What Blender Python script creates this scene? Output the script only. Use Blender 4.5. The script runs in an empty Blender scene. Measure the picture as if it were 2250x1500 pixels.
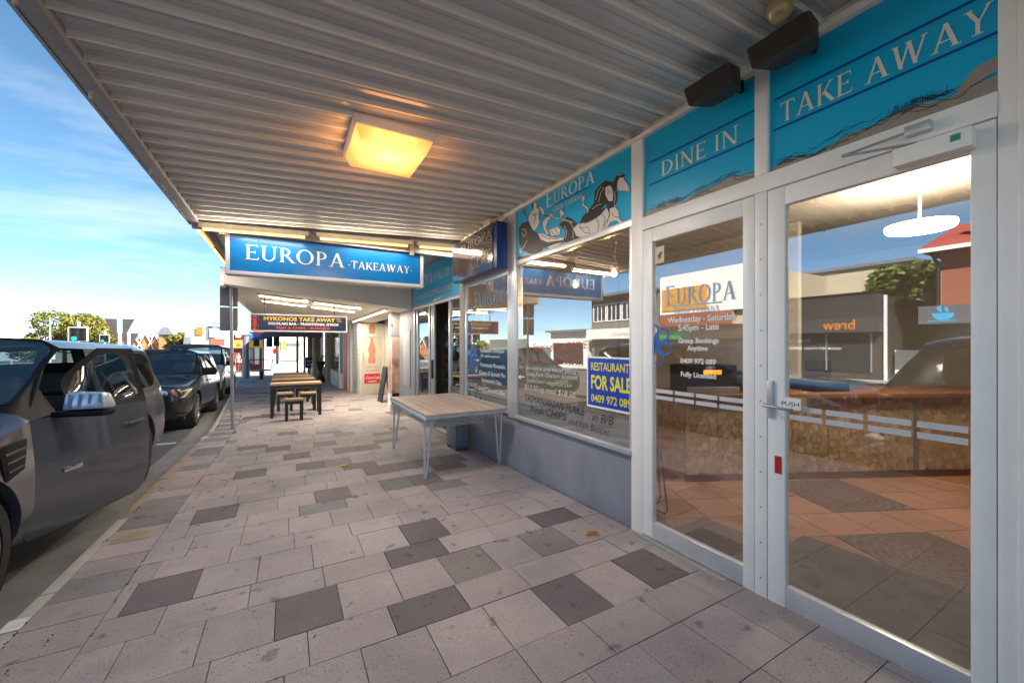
import bpy, bmesh, math, random
from mathutils import Matrix, Vector
random.seed(7)
R = math.radians
sc = bpy.context.scene
COL = sc.collection
# ---------------------------------------------------------------- camera, sky, sun, exposure
CZ = 1.4385
cam_d = bpy.data.cameras.new('camera'); cam = bpy.data.objects.new('camera', cam_d); COL.objects.link(cam)
cam_d.sensor_width = 36.0; cam_d.lens = 14.0; cam_d.shift_y = 7.0/2250.0
cam_d.clip_start = 0.05; cam_d.clip_end = 3000
YAW = math.atan(493/875)
cam.location = (0, 0, CZ); cam.rotation_euler = (R(90), 0, -YAW)
sc.camera = cam
sc.view_settings.view_transform = 'Standard'; sc.view_settings.look = 'None'
sc.view_settings.gamma = 1.0; sc.view_settings.use_curve_mapping = False
sc.view_settings.exposure = 2.76
SUN_EL, SUN_AZ = R(43), math.atan2(0.80, -0.60)      # azimuth as (sin, cos) of the way to the sun
w = bpy.data.worlds.new('World'); sc.world = w; w.use_nodes = True
def build_world():
    nt = w.node_tree; N = nt.nodes; L = nt.links
    bg = N['Background']; bg.inputs['Strength'].default_value = 0.05
    sky = N.new('ShaderNodeTexSky'); sky.sky_type = 'NISHITA'; sky.sun_disc = False
    sky.sun_elevation = SUN_EL; sky.sun_rotation = SUN_AZ; sky.altitude = 1500; sky.air_density = 0.54; sky.dust_density = 0.05; sky.ozone_density = 1.6
    tc = N.new('ShaderNodeTexCoord'); sep = N.new('ShaderNodeSeparateXYZ'); L.new(tc.outputs['Generated'], sep.inputs[0])
    mx = N.new('ShaderNodeMath'); mx.operation = 'MAXIMUM'; L.new(sep.outputs['Z'], mx.inputs[0]); mx.inputs[1].default_value = 0.0
    ad = N.new('ShaderNodeMath'); ad.operation = 'ADD'; L.new(mx.outputs[0], ad.inputs[0]); ad.inputs[1].default_value = 0.16
    comb = N.new('ShaderNodeCombineXYZ')
    for i, ax in enumerate('XY'):
        d = N.new('ShaderNodeMath'); d.operation = 'DIVIDE'; L.new(sep.outputs[ax], d.inputs[0]); L.new(ad.outputs[0], d.inputs[1]); L.new(d.outputs[0], comb.inputs[i])
    mp = N.new('ShaderNodeMapping'); L.new(comb.outputs[0], mp.inputs[0]); mp.inputs['Rotation'].default_value = (0, 0, R(-20)); mp.inputs['Scale'].default_value = (0.5, 1.1, 1); mp.inputs['Location'].default_value = (.6, .3, 0)
    n = N.new('ShaderNodeTexNoise'); L.new(mp.outputs[0], n.inputs['Vector']); n.inputs['Scale'].default_value = 1.1; n.inputs['Detail'].default_value = 9; n.inputs['Roughness'].default_value = 0.58; n.inputs['Distortion'].default_value = 0.2
    rp = N.new('ShaderNodeValToRGB'); L.new(n.outputs['Fac'], rp.inputs[0]); rp.color_ramp.elements[0].position = 0.52; rp.color_ramp.elements[1].position = 0.84
    rp.color_ramp.elements[1].color = (0.8, 0.8, 0.8, 1)
    m = N.new('ShaderNodeMix'); m.data_type = 'RGBA'; L.new(rp.outputs[0], m.inputs['Factor'])
    hs = N.new('ShaderNodeHueSaturation'); hs.inputs['Saturation'].default_value = 1.05; hs.inputs['Hue'].default_value = 0.482; L.new(sky.outputs[0], hs.inputs['Color'])
    L.new(hs.outputs[0], m.inputs[6]); m.inputs[7].default_value = (3.8, 4.0, 4.25, 1)
    L.new(m.outputs[2], bg.inputs['Color'])
build_world()
sl = bpy.data.lights.new('sun', 'SUN'); sun = bpy.data.objects.new('sun', sl); COL.objects.link(sun)
sl.energy = 3.2; sl.angle = R(0.53); sl.color = (1.0, 0.93, 0.82)
sd = Vector((math.sin(SUN_AZ)*math.cos(SUN_EL), math.cos(SUN_AZ)*math.cos(SUN_EL), math.sin(SUN_EL)))
sun.rotation_euler = sd.to_track_quat('Z', 'Y').to_euler(); sun.location = (30, -20, 40)

# ---------------------------------------------------------------- helpers
SLOPE = 0.023
def gz(y): return -SLOPE*(y-2.058)            # footpath surface, falls gently along the street
ROADZ = -0.12                                 # road below the footpath
XF = 2.352                                    # shopfront plane
_c, _s = math.cos(YAW), math.sin(YAW)
def on_x(px, py, x=XF):                       # a traced point of a flat print -> (y, z) on the plane that carries it
    X = (px-1125)/875.0; d = (_c*X+_s, -_s*X+_c, (757-py)/875.0); t = x/d[0]
    return (t*d[1], CZ+t*d[2])
MATS = {}
def mk(name, base, rough=0.6, metal=0.0, var=0.12, scale=6.0, bump=0.0, bscale=60.0, spec=0.5, emit=None, estr=0.0, streak=None, coat=0.0, rnd=0.0, attr=None):
    if name in MATS: return MATS[name]
    m = bpy.data.materials.new(name); m.use_nodes = True; nt = m.node_tree; N = nt.nodes; L = nt.links
    b = N['Principled BSDF']; b.inputs['Roughness'].default_value = rough; b.inputs['Metallic'].default_value = metal
    b.inputs['Specular IOR Level'].default_value = spec
    if coat: b.inputs['Coat Weight'].default_value = coat; b.inputs['Coat Roughness'].default_value = 0.03
    if emit: b.inputs['Emission Color'].default_value = (*emit, 1); b.inputs['Emission Strength'].default_value = estr
    tc = N.new('ShaderNodeTexCoord'); src = tc.outputs['Object']
    if streak:
        mp = N.new('ShaderNodeMapping'); mp.inputs['Scale'].default_value = streak; L.new(src, mp.inputs[0]); src = mp.outputs[0]
    col = None
    if attr:
        at = N.new('ShaderNodeAttribute'); at.attribute_name = attr; col = at.outputs['Color']
    if var > 0 or rnd > 0:
        n = N.new('ShaderNodeTexNoise'); n.inputs['Scale'].default_value = scale; n.inputs['Detail'].default_value = 6; n.inputs['Roughness'].default_value = 0.62
        L.new(src, n.inputs['Vector'])
        mr = N.new('ShaderNodeMapRange'); mr.inputs['From Min'].default_value = 0.25; mr.inputs['From Max'].default_value = 0.75
        mr.inputs['To Min'].default_value = 1-var; mr.inputs['To Max'].default_value = 1+var; L.new(n.outputs['Fac'], mr.inputs[0])
        val = mr.outputs[0]
        if rnd > 0:
            oi = N.new('ShaderNodeObjectInfo'); m2 = N.new('ShaderNodeMapRange'); m2.inputs['To Min'].default_value = 1-rnd; m2.inputs['To Max'].default_value = 1+rnd
            L.new(oi.outputs['Random'], m2.inputs[0]); mm = N.new('ShaderNodeMath'); mm.operation = 'MULTIPLY'; L.new(val, mm.inputs[0]); L.new(m2.outputs[0], mm.inputs[1]); val = mm.outputs[0]
        vm = N.new('ShaderNodeVectorMath'); vm.operation = 'SCALE'; L.new(val, vm.inputs['Scale'])
        if col: L.new(col, vm.inputs[0])
        else: vm.inputs[0].default_value = base
        L.new(vm.outputs[0], b.inputs['Base Color'])
        rr = N.new('ShaderNodeMapRange'); rr.inputs['To Min'].default_value = max(0, rough-0.08); rr.inputs['To Max'].default_value = min(1, rough+0.1); L.new(n.outputs['Fac'], rr.inputs[0])
        L.new(rr.outputs[0], b.inputs['Roughness'])
    elif col: L.new(col, b.inputs['Base Color'])
    else: b.inputs['Base Color'].default_value = (*base, 1)
    if bump > 0:
        n2 = N.new('ShaderNodeTexNoise'); n2.inputs['Scale'].default_value = bscale; n2.inputs['Detail'].default_value = 4; L.new(src, n2.inputs['Vector'])
        bp = N.new('ShaderNodeBump'); bp.inputs['Strength'].default_value = bump; bp.inputs['Distance'].default_value = 0.01; L.new(n2.outputs['Fac'], bp.inputs['Height']); L.new(bp.outputs[0], b.inputs['Normal'])
    MATS[name] = m; return m
def mk_glass(name, tint=(0.93, 0.95, 0.94), f0=0.14, rough=0.0, power=5.0):
    m = bpy.data.materials.new(name); m.use_nodes = True; nt = m.node_tree; N = nt.nodes; L = nt.links
    for n in list(N):
        if n.type == 'BSDF_PRINCIPLED': N.remove(n)
    out = [n for n in N if n.type == 'OUTPUT_MATERIAL'][0]
    g = N.new('ShaderNodeNewGeometry'); dt = N.new('ShaderNodeVectorMath'); dt.operation = 'DOT_PRODUCT'; L.new(g.outputs['Normal'], dt.inputs[0]); L.new(g.outputs['Incoming'], dt.inputs[1])
    ab = N.new('ShaderNodeMath'); ab.operation = 'ABSOLUTE'; L.new(dt.outputs['Value'], ab.inputs[0])
    om = N.new('ShaderNodeMath'); om.operation = 'SUBTRACT'; om.inputs[0].default_value = 1.0; L.new(ab.outputs[0], om.inputs[1])
    pw = N.new('ShaderNodeMath'); pw.operation = 'POWER'; L.new(om.outputs[0], pw.inputs[0]); pw.inputs[1].default_value = power
    ma = N.new('ShaderNodeMath'); ma.operation = 'MULTIPLY_ADD'; L.new(pw.outputs[0], ma.inputs[0]); ma.inputs[1].default_value = 1-f0; ma.inputs[2].default_value = f0
    t = N.new('ShaderNodeBsdfTransparent'); t.inputs[0].default_value = (*tint, 1)
    gl = N.new('ShaderNodeBsdfGlossy'); gl.inputs['Roughness'].default_value = rough
    mx = N.new('ShaderNodeMixShader'); L.new(ma.outputs[0], mx.inputs[0]); L.new(t.outputs[0], mx.inputs[1]); L.new(gl.outputs[0], mx.inputs[2]); L.new(mx.outputs[0], out.inputs[0])
    MATS[name] = m; return m
WM = {}                                         # world matrices of the parents, before any depsgraph pass
def link(o, parent=None, world=True, mat=None):
    COL.objects.link(o)
    if mat is not None and o.type == 'MESH' and not o.data.materials: o.data.materials.append(mat)
    if parent is not None:
        o.parent = parent
        if world: o.matrix_parent_inverse = WM[parent.name].inverted(); WM[o.name] = Matrix.Identity(4)
        else: WM[o.name] = WM[parent.name].copy()
    else: WM[o.name] = o.matrix_basis.copy()
    return o
def tag(o, label=None, cat=None, group=None, kind=None):
    if label: o['label'] = label
    if cat: o['category'] = cat
    if group: o['group'] = group
    if kind: o['kind'] = kind
    return o
def thing(name, label, cat, loc=(0, 0, 0), rot=(0, 0, 0), group=None, scale=1.0):
    o = bpy.data.objects.new(name, None); o.empty_display_size = 0.1
    o.location = loc; o.rotation_euler = rot; o.scale = (scale,)*3
    COL.objects.link(o); WM[o.name] = Matrix.LocRotScale(Vector(loc), __import__('mathutils').Euler(rot), Vector((scale,)*3))
    tag(o, label, cat, group); return o
def mesh(name, verts, faces, mat=None, parent=None, world=True, smooth=False, kind=None):
    me = bpy.data.meshes.new(name); me.from_pydata([tuple(v) for v in verts], [], faces); me.update()
    if smooth: me.polygons.foreach_set('use_smooth', [True]*len(me.polygons))
    o = bpy.data.objects.new(name, me); link(o, parent, world, mat)
    if kind: o['kind'] = kind
    return o
class MB:
    """collects shapes, then links them as one mesh object"""
    def __init__(s): s.v = []; s.f = []; s.c = []
    def add(s, v, f, col=None):
        n = len(s.v); s.v += [tuple(p) for p in v]; s.f += [tuple(i+n for i in q) for q in f]; s.c += [col]*len(f); return s
    def box(s, x0, x1, y0, y1, z0, z1, col=None):
        v = [(x0, y0, z0), (x1, y0, z0), (x1, y1, z0), (x0, y1, z0), (x0, y0, z1), (x1, y0, z1), (x1, y1, z1), (x0, y1, z1)]
        return s.add(v, [(0, 3, 2, 1), (4, 5, 6, 7), (0, 1, 5, 4), (1, 2, 6, 5), (2, 3, 7, 6), (3, 0, 4, 7)], col)
    def slab(s, x0, x1, y0, y1, t, dz=0.0, col=None):          # box that follows the fall of the footpath, top at gz+dz
        v = [(x0, y0, gz(y0)+dz-t), (x1, y0, gz(y0)+dz-t), (x1, y1, gz(y1)+dz-t), (x0, y1, gz(y1)+dz-t), (x0, y0, gz(y0)+dz), (x1, y0, gz(y0)+dz), (x1, y1, gz(y1)+dz), (x0, y1, gz(y1)+dz)]
        return s.add(v, [(0, 3, 2, 1), (4, 5, 6, 7), (0, 1, 5, 4), (1, 2, 6, 5), (2, 3, 7, 6), (3, 0, 4, 7)], col)
    def bar(s, a, b, w, h=None, col=None):                       # square bar between two points
        a = Vector(a); b = Vector(b); h = h or w; d = (b-a).normalized(); up = Vector((0, 0, 1)) if abs(d.z) < 0.95 else Vector((1, 0, 0))
        u = d.cross(up).normalized()*w/2; t = u.cross(d).normalized()*h/2
        v = [a-u-t, a+u-t, a+u+t, a-u+t, b-u-t, b+u-t, b+u+t, b-u+t]
        return s.add(v, [(0, 1, 2, 3), (4, 7, 6, 5), (0, 4, 5, 1), (1, 5, 6, 2), (2, 6, 7, 3), (3, 7, 4, 0)], col)
    def tube(s, pts, r, n=10, col=None):
        pts = [Vector(p) for p in pts]; rr = r if isinstance(r, (list, tuple)) else [r]*len(pts); base = len(s.v); prev = None
        for i, p in enumerate(pts):
            d = (pts[min(i+1, len(pts)-1)]-pts[max(i-1, 0)]).normalized()
            up = prev if prev is not None else (Vector((0, 0, 1)) if abs(d.z) < 0.9 else Vector((1, 0, 0)))
            u = d.cross(up).normalized(); t = u.cross(d).normalized(); prev = t
            for k in range(n):
                a = 2*math.pi*k/n; s.v.append(tuple(p+(u*math.cos(a)+t*math.sin(a))*rr[i]))
        for i in range(len(pts)-1):
            for k in range(n):
                s.f.append((base+i*n+k, base+i*n+(k+1) % n, base+(i+1)*n+(k+1) % n, base+(i+1)*n+k)); s.c.append(col)
        s.f.append(tuple(base+k for k in range(n))[::-1]); s.c.append(col); s.f.append(tuple(base+(len(pts)-1)*n+k for k in range(n))); s.c.append(col)
        return s
    def lathe(s, prof, o=(0, 0, 0), n=16, axis='z', col=None):
        base = len(s.v)
        for r, h in prof:
            for k in range(n):
                a = 2*math.pi*k/n; p = (r*math.cos(a), r*math.sin(a), h)
                if axis == 'x': p = (h, r*math.cos(a), r*math.sin(a))
                if axis == 'y': p = (r*math.sin(a), h, r*math.cos(a))
                s.v.append((p[0]+o[0], p[1]+o[1], p[2]+o[2]))
        for i in range(len(prof)-1):
            for k in range(n):
                s.f.append((base+i*n+k, base+i*n+(k+1) % n, base+(i+1)*n+(k+1) % n, base+(i+1)*n+k)); s.c.append(col)
        return s
    def prism(s, poly, f0, f1, col=None):                        # poly of 2-D points; f0, f1 map a point to 3-D (back, front)
        n = len(poly); v = [f0(p) for p in poly]+[f1(p) for p in poly]
        fs = [tuple(range(n))[::-1], tuple(range(n, 2*n))]+[(i, (i+1) % n, n+(i+1) % n, n+i) for i in range(n)]
        return s.add(v, fs, col)
    def build(s, name, mat=None, parent=None, world=True, smooth=False, bevel=0.0, kind=None):
        me = bpy.data.meshes.new(name); me.from_pydata(s.v, [], s.f); me.update()
        if any(c is not None for c in s.c):
            at = me.color_attributes.new('tone', 'FLOAT_COLOR', 'CORNER'); i = 0
            for p in me.polygons:
                c = s.c[p.index] or (1, 1, 1)
                for _ in p.loop_indices: at.data[i].color = (*c, 1); i += 1
        bm = bmesh.new(); bm.from_mesh(me); bmesh.ops.recalc_face_normals(bm, faces=bm.faces)
        if bevel: bmesh.ops.bevel(bm, geom=bm.edges[:], offset=bevel, segments=2, profile=0.6, affect='EDGES', clamp_overlap=True)
        bm.to_mesh(me); bm.free()
        if smooth or bevel: me.polygons.foreach_set('use_smooth', [True]*len(me.polygons))
        if bevel: me.set_sharp_from_angle(angle=R(50))
        elif smooth: me.set_sharp_from_angle(angle=R(40))
        o = bpy.data.objects.new(name, me); link(o, parent, world, mat)
        if kind: o['kind'] = kind
        return o
def box(name, x0, x1, y0, y1, z0, z1, mat, parent=None, world=True, bevel=0.0):
    return MB().box(min(x0, x1), max(x0, x1), min(y0, y1), max(y0, y1), min(z0, z1), max(z0, z1)).build(name, mat, parent, world, bevel=bevel)
# ---- flat print: polygons on a plane; frame = (origin, u, v, n): u right, v up, n outwards
FAC = lambda y, z, x=XF: (Vector((x, y, z)), Vector((0, -1, 0)), Vector((0, 0, 1)), Vector((-1, 0, 0)))     # on the shopfront, read from the footpath
FRONT = lambda x, y, z: (Vector((x, y, z)), Vector((1, 0, 0)), Vector((0, 0, 1)), Vector((0, -1, 0)))         # faces the camera end of the street
WEST = lambda x, y, z: (Vector((x, y, z)), Vector((0, 1, 0)), Vector((0, 0, 1)), Vector((1, 0, 0)))           # opposite shops, face the road
def decal(name, polys, frame, mat, parent, lift=0.003, step=0.00015, world=True):
    o, u, v, n = frame; b = MB()
    for i, p in enumerate(polys):
        if len(p) < 3: continue
        k = lift+step*(i % 12); b.add([o+u*a+v*c+n*k for a, c in p], [tuple(range(len(p)))])
    return mesh(name, b.v, b.f, mat, parent, world)
def sans(name, text, frame, size, mat, parent, width=None, lift=0.003, bold=0.0, shear=0.0, align='LEFT', sx=1.0, rot=0.0, space=1.0, world=True):
    cu = bpy.data.curves.new(name, 'FONT'); cu.body = text; cu.size = size; cu.offset = bold; cu.shear = shear; cu.align_x = align; cu.space_character = space; cu.resolution_u = 3
    tmp = bpy.data.objects.new('tmp_text', cu); COL.objects.link(tmp); dg = bpy.context.evaluated_depsgraph_get(); dg.update()
    me = bpy.data.meshes.new_from_object(tmp.evaluated_get(dg)); bpy.data.objects.remove(tmp); bpy.data.curves.remove(cu)
    o, u, v, n = frame
    if width:
        xs = [p.co.x for p in me.vertices]; sx = width/max(1e-6, max(xs)-min(xs))
    cr, sr = math.cos(rot), math.sin(rot)
    for p in me.vertices:
        a, c = p.co.x*sx, p.co.y; a, c = a*cr-c*sr, a*sr+c*cr
        p.co = o+u*a+v*c+n*lift
    me.name = name; ob = bpy.data.objects.new(name, me); me.materials.clear(); link(ob, parent, world, mat); return ob
# ---- a serif capital alphabet (thick and thin strokes), unit cap height
def _ring(cx, cy, rx, ry, tx, ty, a0=0, a1=360, n=22):
    out = []
    for i in range(n):
        a, b = R(a0+(a1-a0)*i/n), R(a0+(a1-a0)*(i+1)/n)
        out.append([(cx+rx*math.cos(a), cy+ry*math.sin(a)), (cx+rx*math.cos(b), cy+ry*math.sin(b)), (cx+(rx-tx)*math.cos(b), cy+(ry-ty)*math.sin(b)), (cx+(rx-tx)*math.cos(a), cy+(ry-ty)*math.sin(a))])
    return out
def _rc(x0, x1, y0, y1): return [(x0, y0), (x1, y0), (x1, y1), (x0, y1)]
def _st(x, w=.12, lo=True, hi=True):
    o = [_rc(x, x+w, 0, 1)]
    if lo: o.append([(x-.08, 0), (x+w+.08, 0), (x+w, .05), (x, .05)])
    if hi: o.append([(x, .95), (x+w, .95), (x+w+.08, 1), (x-.08, 1)])
    return o
def _dg(x0, y0, x1, y1, w): return [(x0, y0), (x0+w, y0), (x1+w, y1), (x1, y1)]
def _sf(x, y, w=.24): return _rc(x, x+w, y-.018, y+.018)
GL = {
 'E': (.60, _st(.08)+[_rc(.2, .56, .945, 1), _rc(.2, .46, .48, .53), _rc(.2, .58, 0, .055), [(.52, .945), (.56, .945), (.57, .82), (.55, .82)], [(.54, .055), (.58, .055), (.61, .2), (.59, .2)], [(.43, .42), (.46, .42), (.46, .6), (.43, .6)]]),
 'U': (.80, [_rc(.1, .22, .28, 1), _rc(.62, .68, .28, 1), _sf(.03, .982, .26), _sf(.54, .982, .22)]+_ring(.39, .3, .29, .31, .1, .06, 180, 360)),
 'R': (.72, _st(.08)+_ring(.24, .745, .29, .255, .11, .05, -90, 90)+[_rc(.18, .26, .95, 1), _rc(.18, .3, .49, .535), [(.27, .5), (.41, .5), (.74, 0), (.6, 0)], [(.6, 0), (.82, 0), (.8, .03), (.64, .04)]]),
 'O': (.92, _ring(.46, .5, .42, .52, .13, .055)),
 'P': (.62, _st(.08)+_ring(.24, .72, .31, .28, .11, .05, -90, 90)+[_rc(.18, .26, .95, 1), _rc(.18, .28, .44, .49)]),
 'A': (.82, [_dg(.08, 0, .38, 1, .07), _dg(.62, 0, .34, 1, .14), _rc(.2, .6, .3, .35), _sf(0, .018, .22), _sf(.55, .018, .28)]),
 'T': (.68, _st(.28, hi=False)+[_rc(.02, .66, .945, 1), [(.02, .945), (.05, .945), (.03, .8), (.0, .8)], [(.63, .945), (.66, .945), (.68, .8), (.65, .8)]]),
 'K': (.74, _st(.08)+[_dg(.2, .42, .56, 1, .07), [(.25, .55), (.38, .6), (.76, 0), (.6, 0)], _sf(.5, .982, .2), _sf(.58, .018, .22)]),
 'W': (1.12, [_dg(.24, 0, .06, 1, .13), _dg(.26, 0, .52, 1, .07), _dg(.68, 0, .48, 1, .13), _dg(.7, 0, .98, 1, .07), _sf(0, .982, .26), _sf(.42, .982, .22), _sf(.9, .982, .2)]),
 'Y': (.72, [_rc(.3, .42, 0, .48), [(.3, .48), (.42, .48), (.18, 1), (.05, 1)], [(.35, .42), (.42, .46), (.68, 1), (.61, 1)], _sf(.22, .018, .28), _sf(0, .982, .24), _sf(.54, .982, .2)]),
 'D': (.84, _st(.08)+_ring(.24, .5, .54, .5, .13, .055, -90, 90)+[_rc(.18, .26, .945, 1), _rc(.18, .26, 0, .055)]),
 'I': (.30, _st(.09)),
 'N': (.86, [_rc(.12, .18, 0, 1), _rc(.7, .76, 0, 1), _dg(.62, 0, .06, 1, .14), _sf(.03, .018, .24), _sf(.6, .982, .25), _sf(0, .982, .2)]),
 'G': (.86, _ring(.46, .5, .42, .52, .13, .055, 40, 330)+[_rc(.68, .79, .08, .42), _sf(.58, .42, .28)]),
 'V': (.80, [_dg(.36, 0, .08, 1, .14), _dg(.38, 0, .68, 1, .07), _sf(0, .982, .28), _sf(.58, .982, .22)]),
 '.': (.26, _ring(.13, .42, .075, .075, .075, .075, 0, 360, 10)), ' ': (.34, []),
}
def serif(name, text, frame, h, mat, parent, width=None, lift=0.003, gap=.06, first=1.0, shear=0.0, rot=0.0, world=True):
    polys = []; x = 0.0
    for i, ch in enumerate(text):
        k = first if i == 0 else 1.0
        adv, ps = GL[ch]
        for p in ps: polys.append([(x+a*k, b*k-(k-1)*.2) for a, b in p])
        x += (adv+gap)*k
    sx = (width/x) if width else h
    cr, sr = math.cos(rot), math.sin(rot)
    out = []
    for p in polys:
        q = [((a+shear*b)*sx, b*h) for a, b in p]; out.append([(a*cr-b*sr, a*sr+b*cr) for a, b in q])
    return decal(name, out, frame, mat, parent, lift, world=world)
# ---------------------------------------------------------------- materials
M_white = mk('white_paint', (.92, .905, .86), .38, var=.06, scale=3, bump=.04, bscale=25)
M_alu = mk('satin_aluminium', (.62, .63, .64), .33, .55, var=.07, scale=3, streak=(1, 1, .15))
M_grey = mk('blue_grey_render', (.265, .28, .325), .6, var=.2, scale=3.2, streak=(1, 1, .45), bump=.12, bscale=40)
M_soffit = mk('grey_soffit_metal', (.62, .615, .61), .33, .15, var=.15, scale=1.6, streak=(.4, 3, 1), bump=.05, bscale=5)
M_rib = mk('cream_soffit_rib', (.84, .80, .72), .4, var=.08, scale=4)
M_fascia = mk('grey_fascia', (.28, .275, .285), .5, var=.18, scale=7, bump=.1, bscale=30)
M_turq = mk('turquoise_print', (.0, .44, .74), .32, var=.03, scale=1.5)
M_blue = mk('sign_blue', (.0, .17, .52), .28, var=.04, scale=1.5)
M_darkblue = mk('print_dark_blue', (.0, .07, .32), .35, var=0)
M_navy = mk('navy_print', (.012, .014, .05), .3, var=.1)
M_cream = mk('cream_letter', (.80, .78, .70), .4, var=.02)
M_wtext = mk('white_vinyl', (.82, .83, .83), .45, var=0)
M_pblue = mk('pale_blue_vinyl', (.40, .52, .68), .35, var=.05)
M_octo = mk('blue_vinyl', (.02, .13, .48), .35, var=.15, scale=9)
M_frost = mk('frosted_strip', (.62, .62, .60), .5, var=.03)
M_brownprint = mk('brown_print', (.155, .135, .115), .4, var=.12, scale=14)
M_sandprint = mk('sand_print', (.33, .29, .24), .4, var=.15, scale=20)
M_inkprint = mk('ink_print', (.012, .012, .014), .4, var=0)
M_figure = mk('figure_print', (.72, .68, .64), .4, var=.02)
M_black = mk('black_plastic', (.014, .014, .015), .45, var=.15, scale=12)
M_blackmetal = mk('black_powdercoat', (.013, .013, .016), .4, var=.2, scale=9)
M_rubber = mk('rubber', (.016, .016, .017), .75, var=.2, scale=20)
M_speaker = mk('brown_speaker', (.045, .038, .032), .55, var=.1)
M_wood = mk('weathered_slats', (.37, .285, .245), .6, var=.16, scale=5, streak=(9, .8, 9), bump=.08, bscale=30, rnd=.10)
M_bench = mk('oiled_bench_wood', (.36, .24, .13), .5, var=.25, scale=6, streak=(.8, 9, 9), rnd=.12)
M_whitesteel = mk('white_steel', (.68, .69, .70), .35, var=.05, scale=6)
M_cabinet = mk('grey_cabinet', (.17, .18, .215), .45, var=.08, scale=5)
M_steel = mk('galvanised', (.40, .41, .43), .42, .6, var=.12, scale=10)
M_polegrey = mk('grey_pole', (.24, .25, .27), .42, .4, var=.1, scale=8)
M_asphalt = mk('asphalt', (.095, .095, .098), .85, var=.28, scale=2.0, bump=.5, bscale=180)
M_concrete = mk('kerb_concrete', (.36, .35, .335), .8, var=.16, scale=4, bump=.2, bscale=90, rnd=.08)
M_sandstone = mk('sandstone_kerb', (.30, .24, .18), .85, var=.3, scale=7, bump=.4, bscale=40)
M_line = mk('road_paint', (.62, .62, .60), .7, var=.25, scale=12)
M_joint = mk('joint_sand', (.10, .088, .07), .95, var=.4, scale=8)
M_moss = mk('moss', (.075, .10, .02), .95, var=.4, scale=30, bump=.5, bscale=90)
M_paver = [mk('paver_pink_grey', (.335, .290, .296), .78, var=.10, scale=5, bump=.16, bscale=150, rnd=.09),
           mk('paver_grey', (.318, .288, .296), .78, var=.10, scale=5, bump=.16, bscale=150, rnd=.09),
           mk('paver_charcoal', (.128, .112, .120), .72, var=.14, scale=6, bump=.16, bscale=150, rnd=.14),
           mk('paver_speckled', (.22, .195, .19), .85, var=.45, scale=110, bump=.4, bscale=130, rnd=.1),
           mk('paver_slate_grey', (.19, .187, .195), .78, var=.14, scale=8, bump=.2, bscale=150, rnd=.12)]
def speckle(m, amount=.05):      # pale and dark grains in the concrete
    nt = m.node_tree; N = nt.nodes; L = nt.links; b = N['Principled BSDF']; src = b.inputs['Base Color'].links[0].from_socket
    tc = N.new('ShaderNodeTexCoord'); v = N.new('ShaderNodeTexNoise'); v.inputs['Scale'].default_value = 130; v.inputs['Detail'].default_value = 1.5; L.new(tc.outputs['Object'], v.inputs['Vector'])
    r = N.new('ShaderNodeValToRGB'); L.new(v.outputs['Fac'], r.inputs[0]); e = r.color_ramp.elements
    e[0].position = .31; e[0].color = (.42, .42, .42, 1); e[1].position = .38; e[1].color = (1, 1, 1, 1); e2 = e.new(.70); e2.color = (1, 1, 1, 1); e3 = e.new(.76); e3.color = (1.55, 1.55, 1.55, 1)
    v2 = N.new('ShaderNodeTexNoise'); v2.inputs['Scale'].default_value = 1.7; v2.inputs['Detail'].default_value = 5; L.new(tc.outputs['Object'], v2.inputs['Vector'])
    r2 = N.new('ShaderNodeValToRGB'); L.new(v2.outputs['Fac'], r2.inputs[0]); r2.color_ramp.elements[0].position = .3; r2.color_ramp.elements[0].color = (.80, .80, .82, 1); r2.color_ramp.elements[1].position = .6; r2.color_ramp.elements[1].color = (1.04, 1.03, 1.02, 1)
    v3 = N.new('ShaderNodeTexNoise'); v3.inputs['Scale'].default_value = 9; v3.inputs['Detail'].default_value = 2; L.new(tc.outputs['Object'], v3.inputs['Vector'])
    r3 = N.new('ShaderNodeValToRGB'); L.new(v3.outputs['Fac'], r3.inputs[0]); r3.color_ramp.elements[0].position = .28; r3.color_ramp.elements[0].color = (.58, .56, .56, 1); r3.color_ramp.elements[1].position = .345; r3.color_ramp.elements[1].color = (1, 1, 1, 1)
    vo = N.new('ShaderNodeTexVoronoi'); vo.inputs['Scale'].default_value = 2.6; vo.inputs['Randomness'].default_value = 1.0; L.new(tc.outputs['Object'], vo.inputs['Vector'])
    r4 = N.new('ShaderNodeValToRGB'); L.new(vo.outputs['Distance'], r4.inputs[0]); r4.color_ramp.elements[0].position = .045; r4.color_ramp.elements[0].color = (.55, .54, .55, 1); r4.color_ramp.elements[1].position = .062; r4.color_ramp.elements[1].color = (1, 1, 1, 1)
    cur = src
    for rr in (r, r2, r3, r4):
        mm = N.new('ShaderNodeMix'); mm.data_type = 'RGBA'; mm.blend_type = 'MULTIPLY'; mm.inputs['Factor'].default_value = 1.0; L.new(cur, mm.inputs[6]); L.new(rr.outputs[0], mm.inputs[7]); cur = mm.outputs[2]
    L.new(cur, b.inputs['Base Color'])
for m in M_paver: speckle(m)
M_terracotta = mk('terracotta_tile', (.34, .165, .09), .38, var=.22, scale=4, rnd=.10)
M_grout = mk('grout', (.16, .14, .12), .9, var=.2)
M_mat = mk('door_mat', (.12, .10, .095), .95, var=.35, scale=60, bump=.5, bscale=120)
M_counterwood = mk('counter_wood', (.26, .115, .045), .4, var=.2, scale=5, streak=(2, 2, 12))
M_stone = mk('crazy_stone', (.4, .3, .2), .6, var=.15, scale=12, attr='tone')
M_mortar = mk('mortar', (.46, .38, .29), .9, var=.15)
M_intwall = mk('interior_wall', (.42, .38, .33), .8, var=.06, scale=2)
M_intceil = mk('interior_ceiling', (.44, .41, .37), .8, var=.05)
M_glass = mk_glass('shop_glass', (.95, .96, .955), .245)
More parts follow.
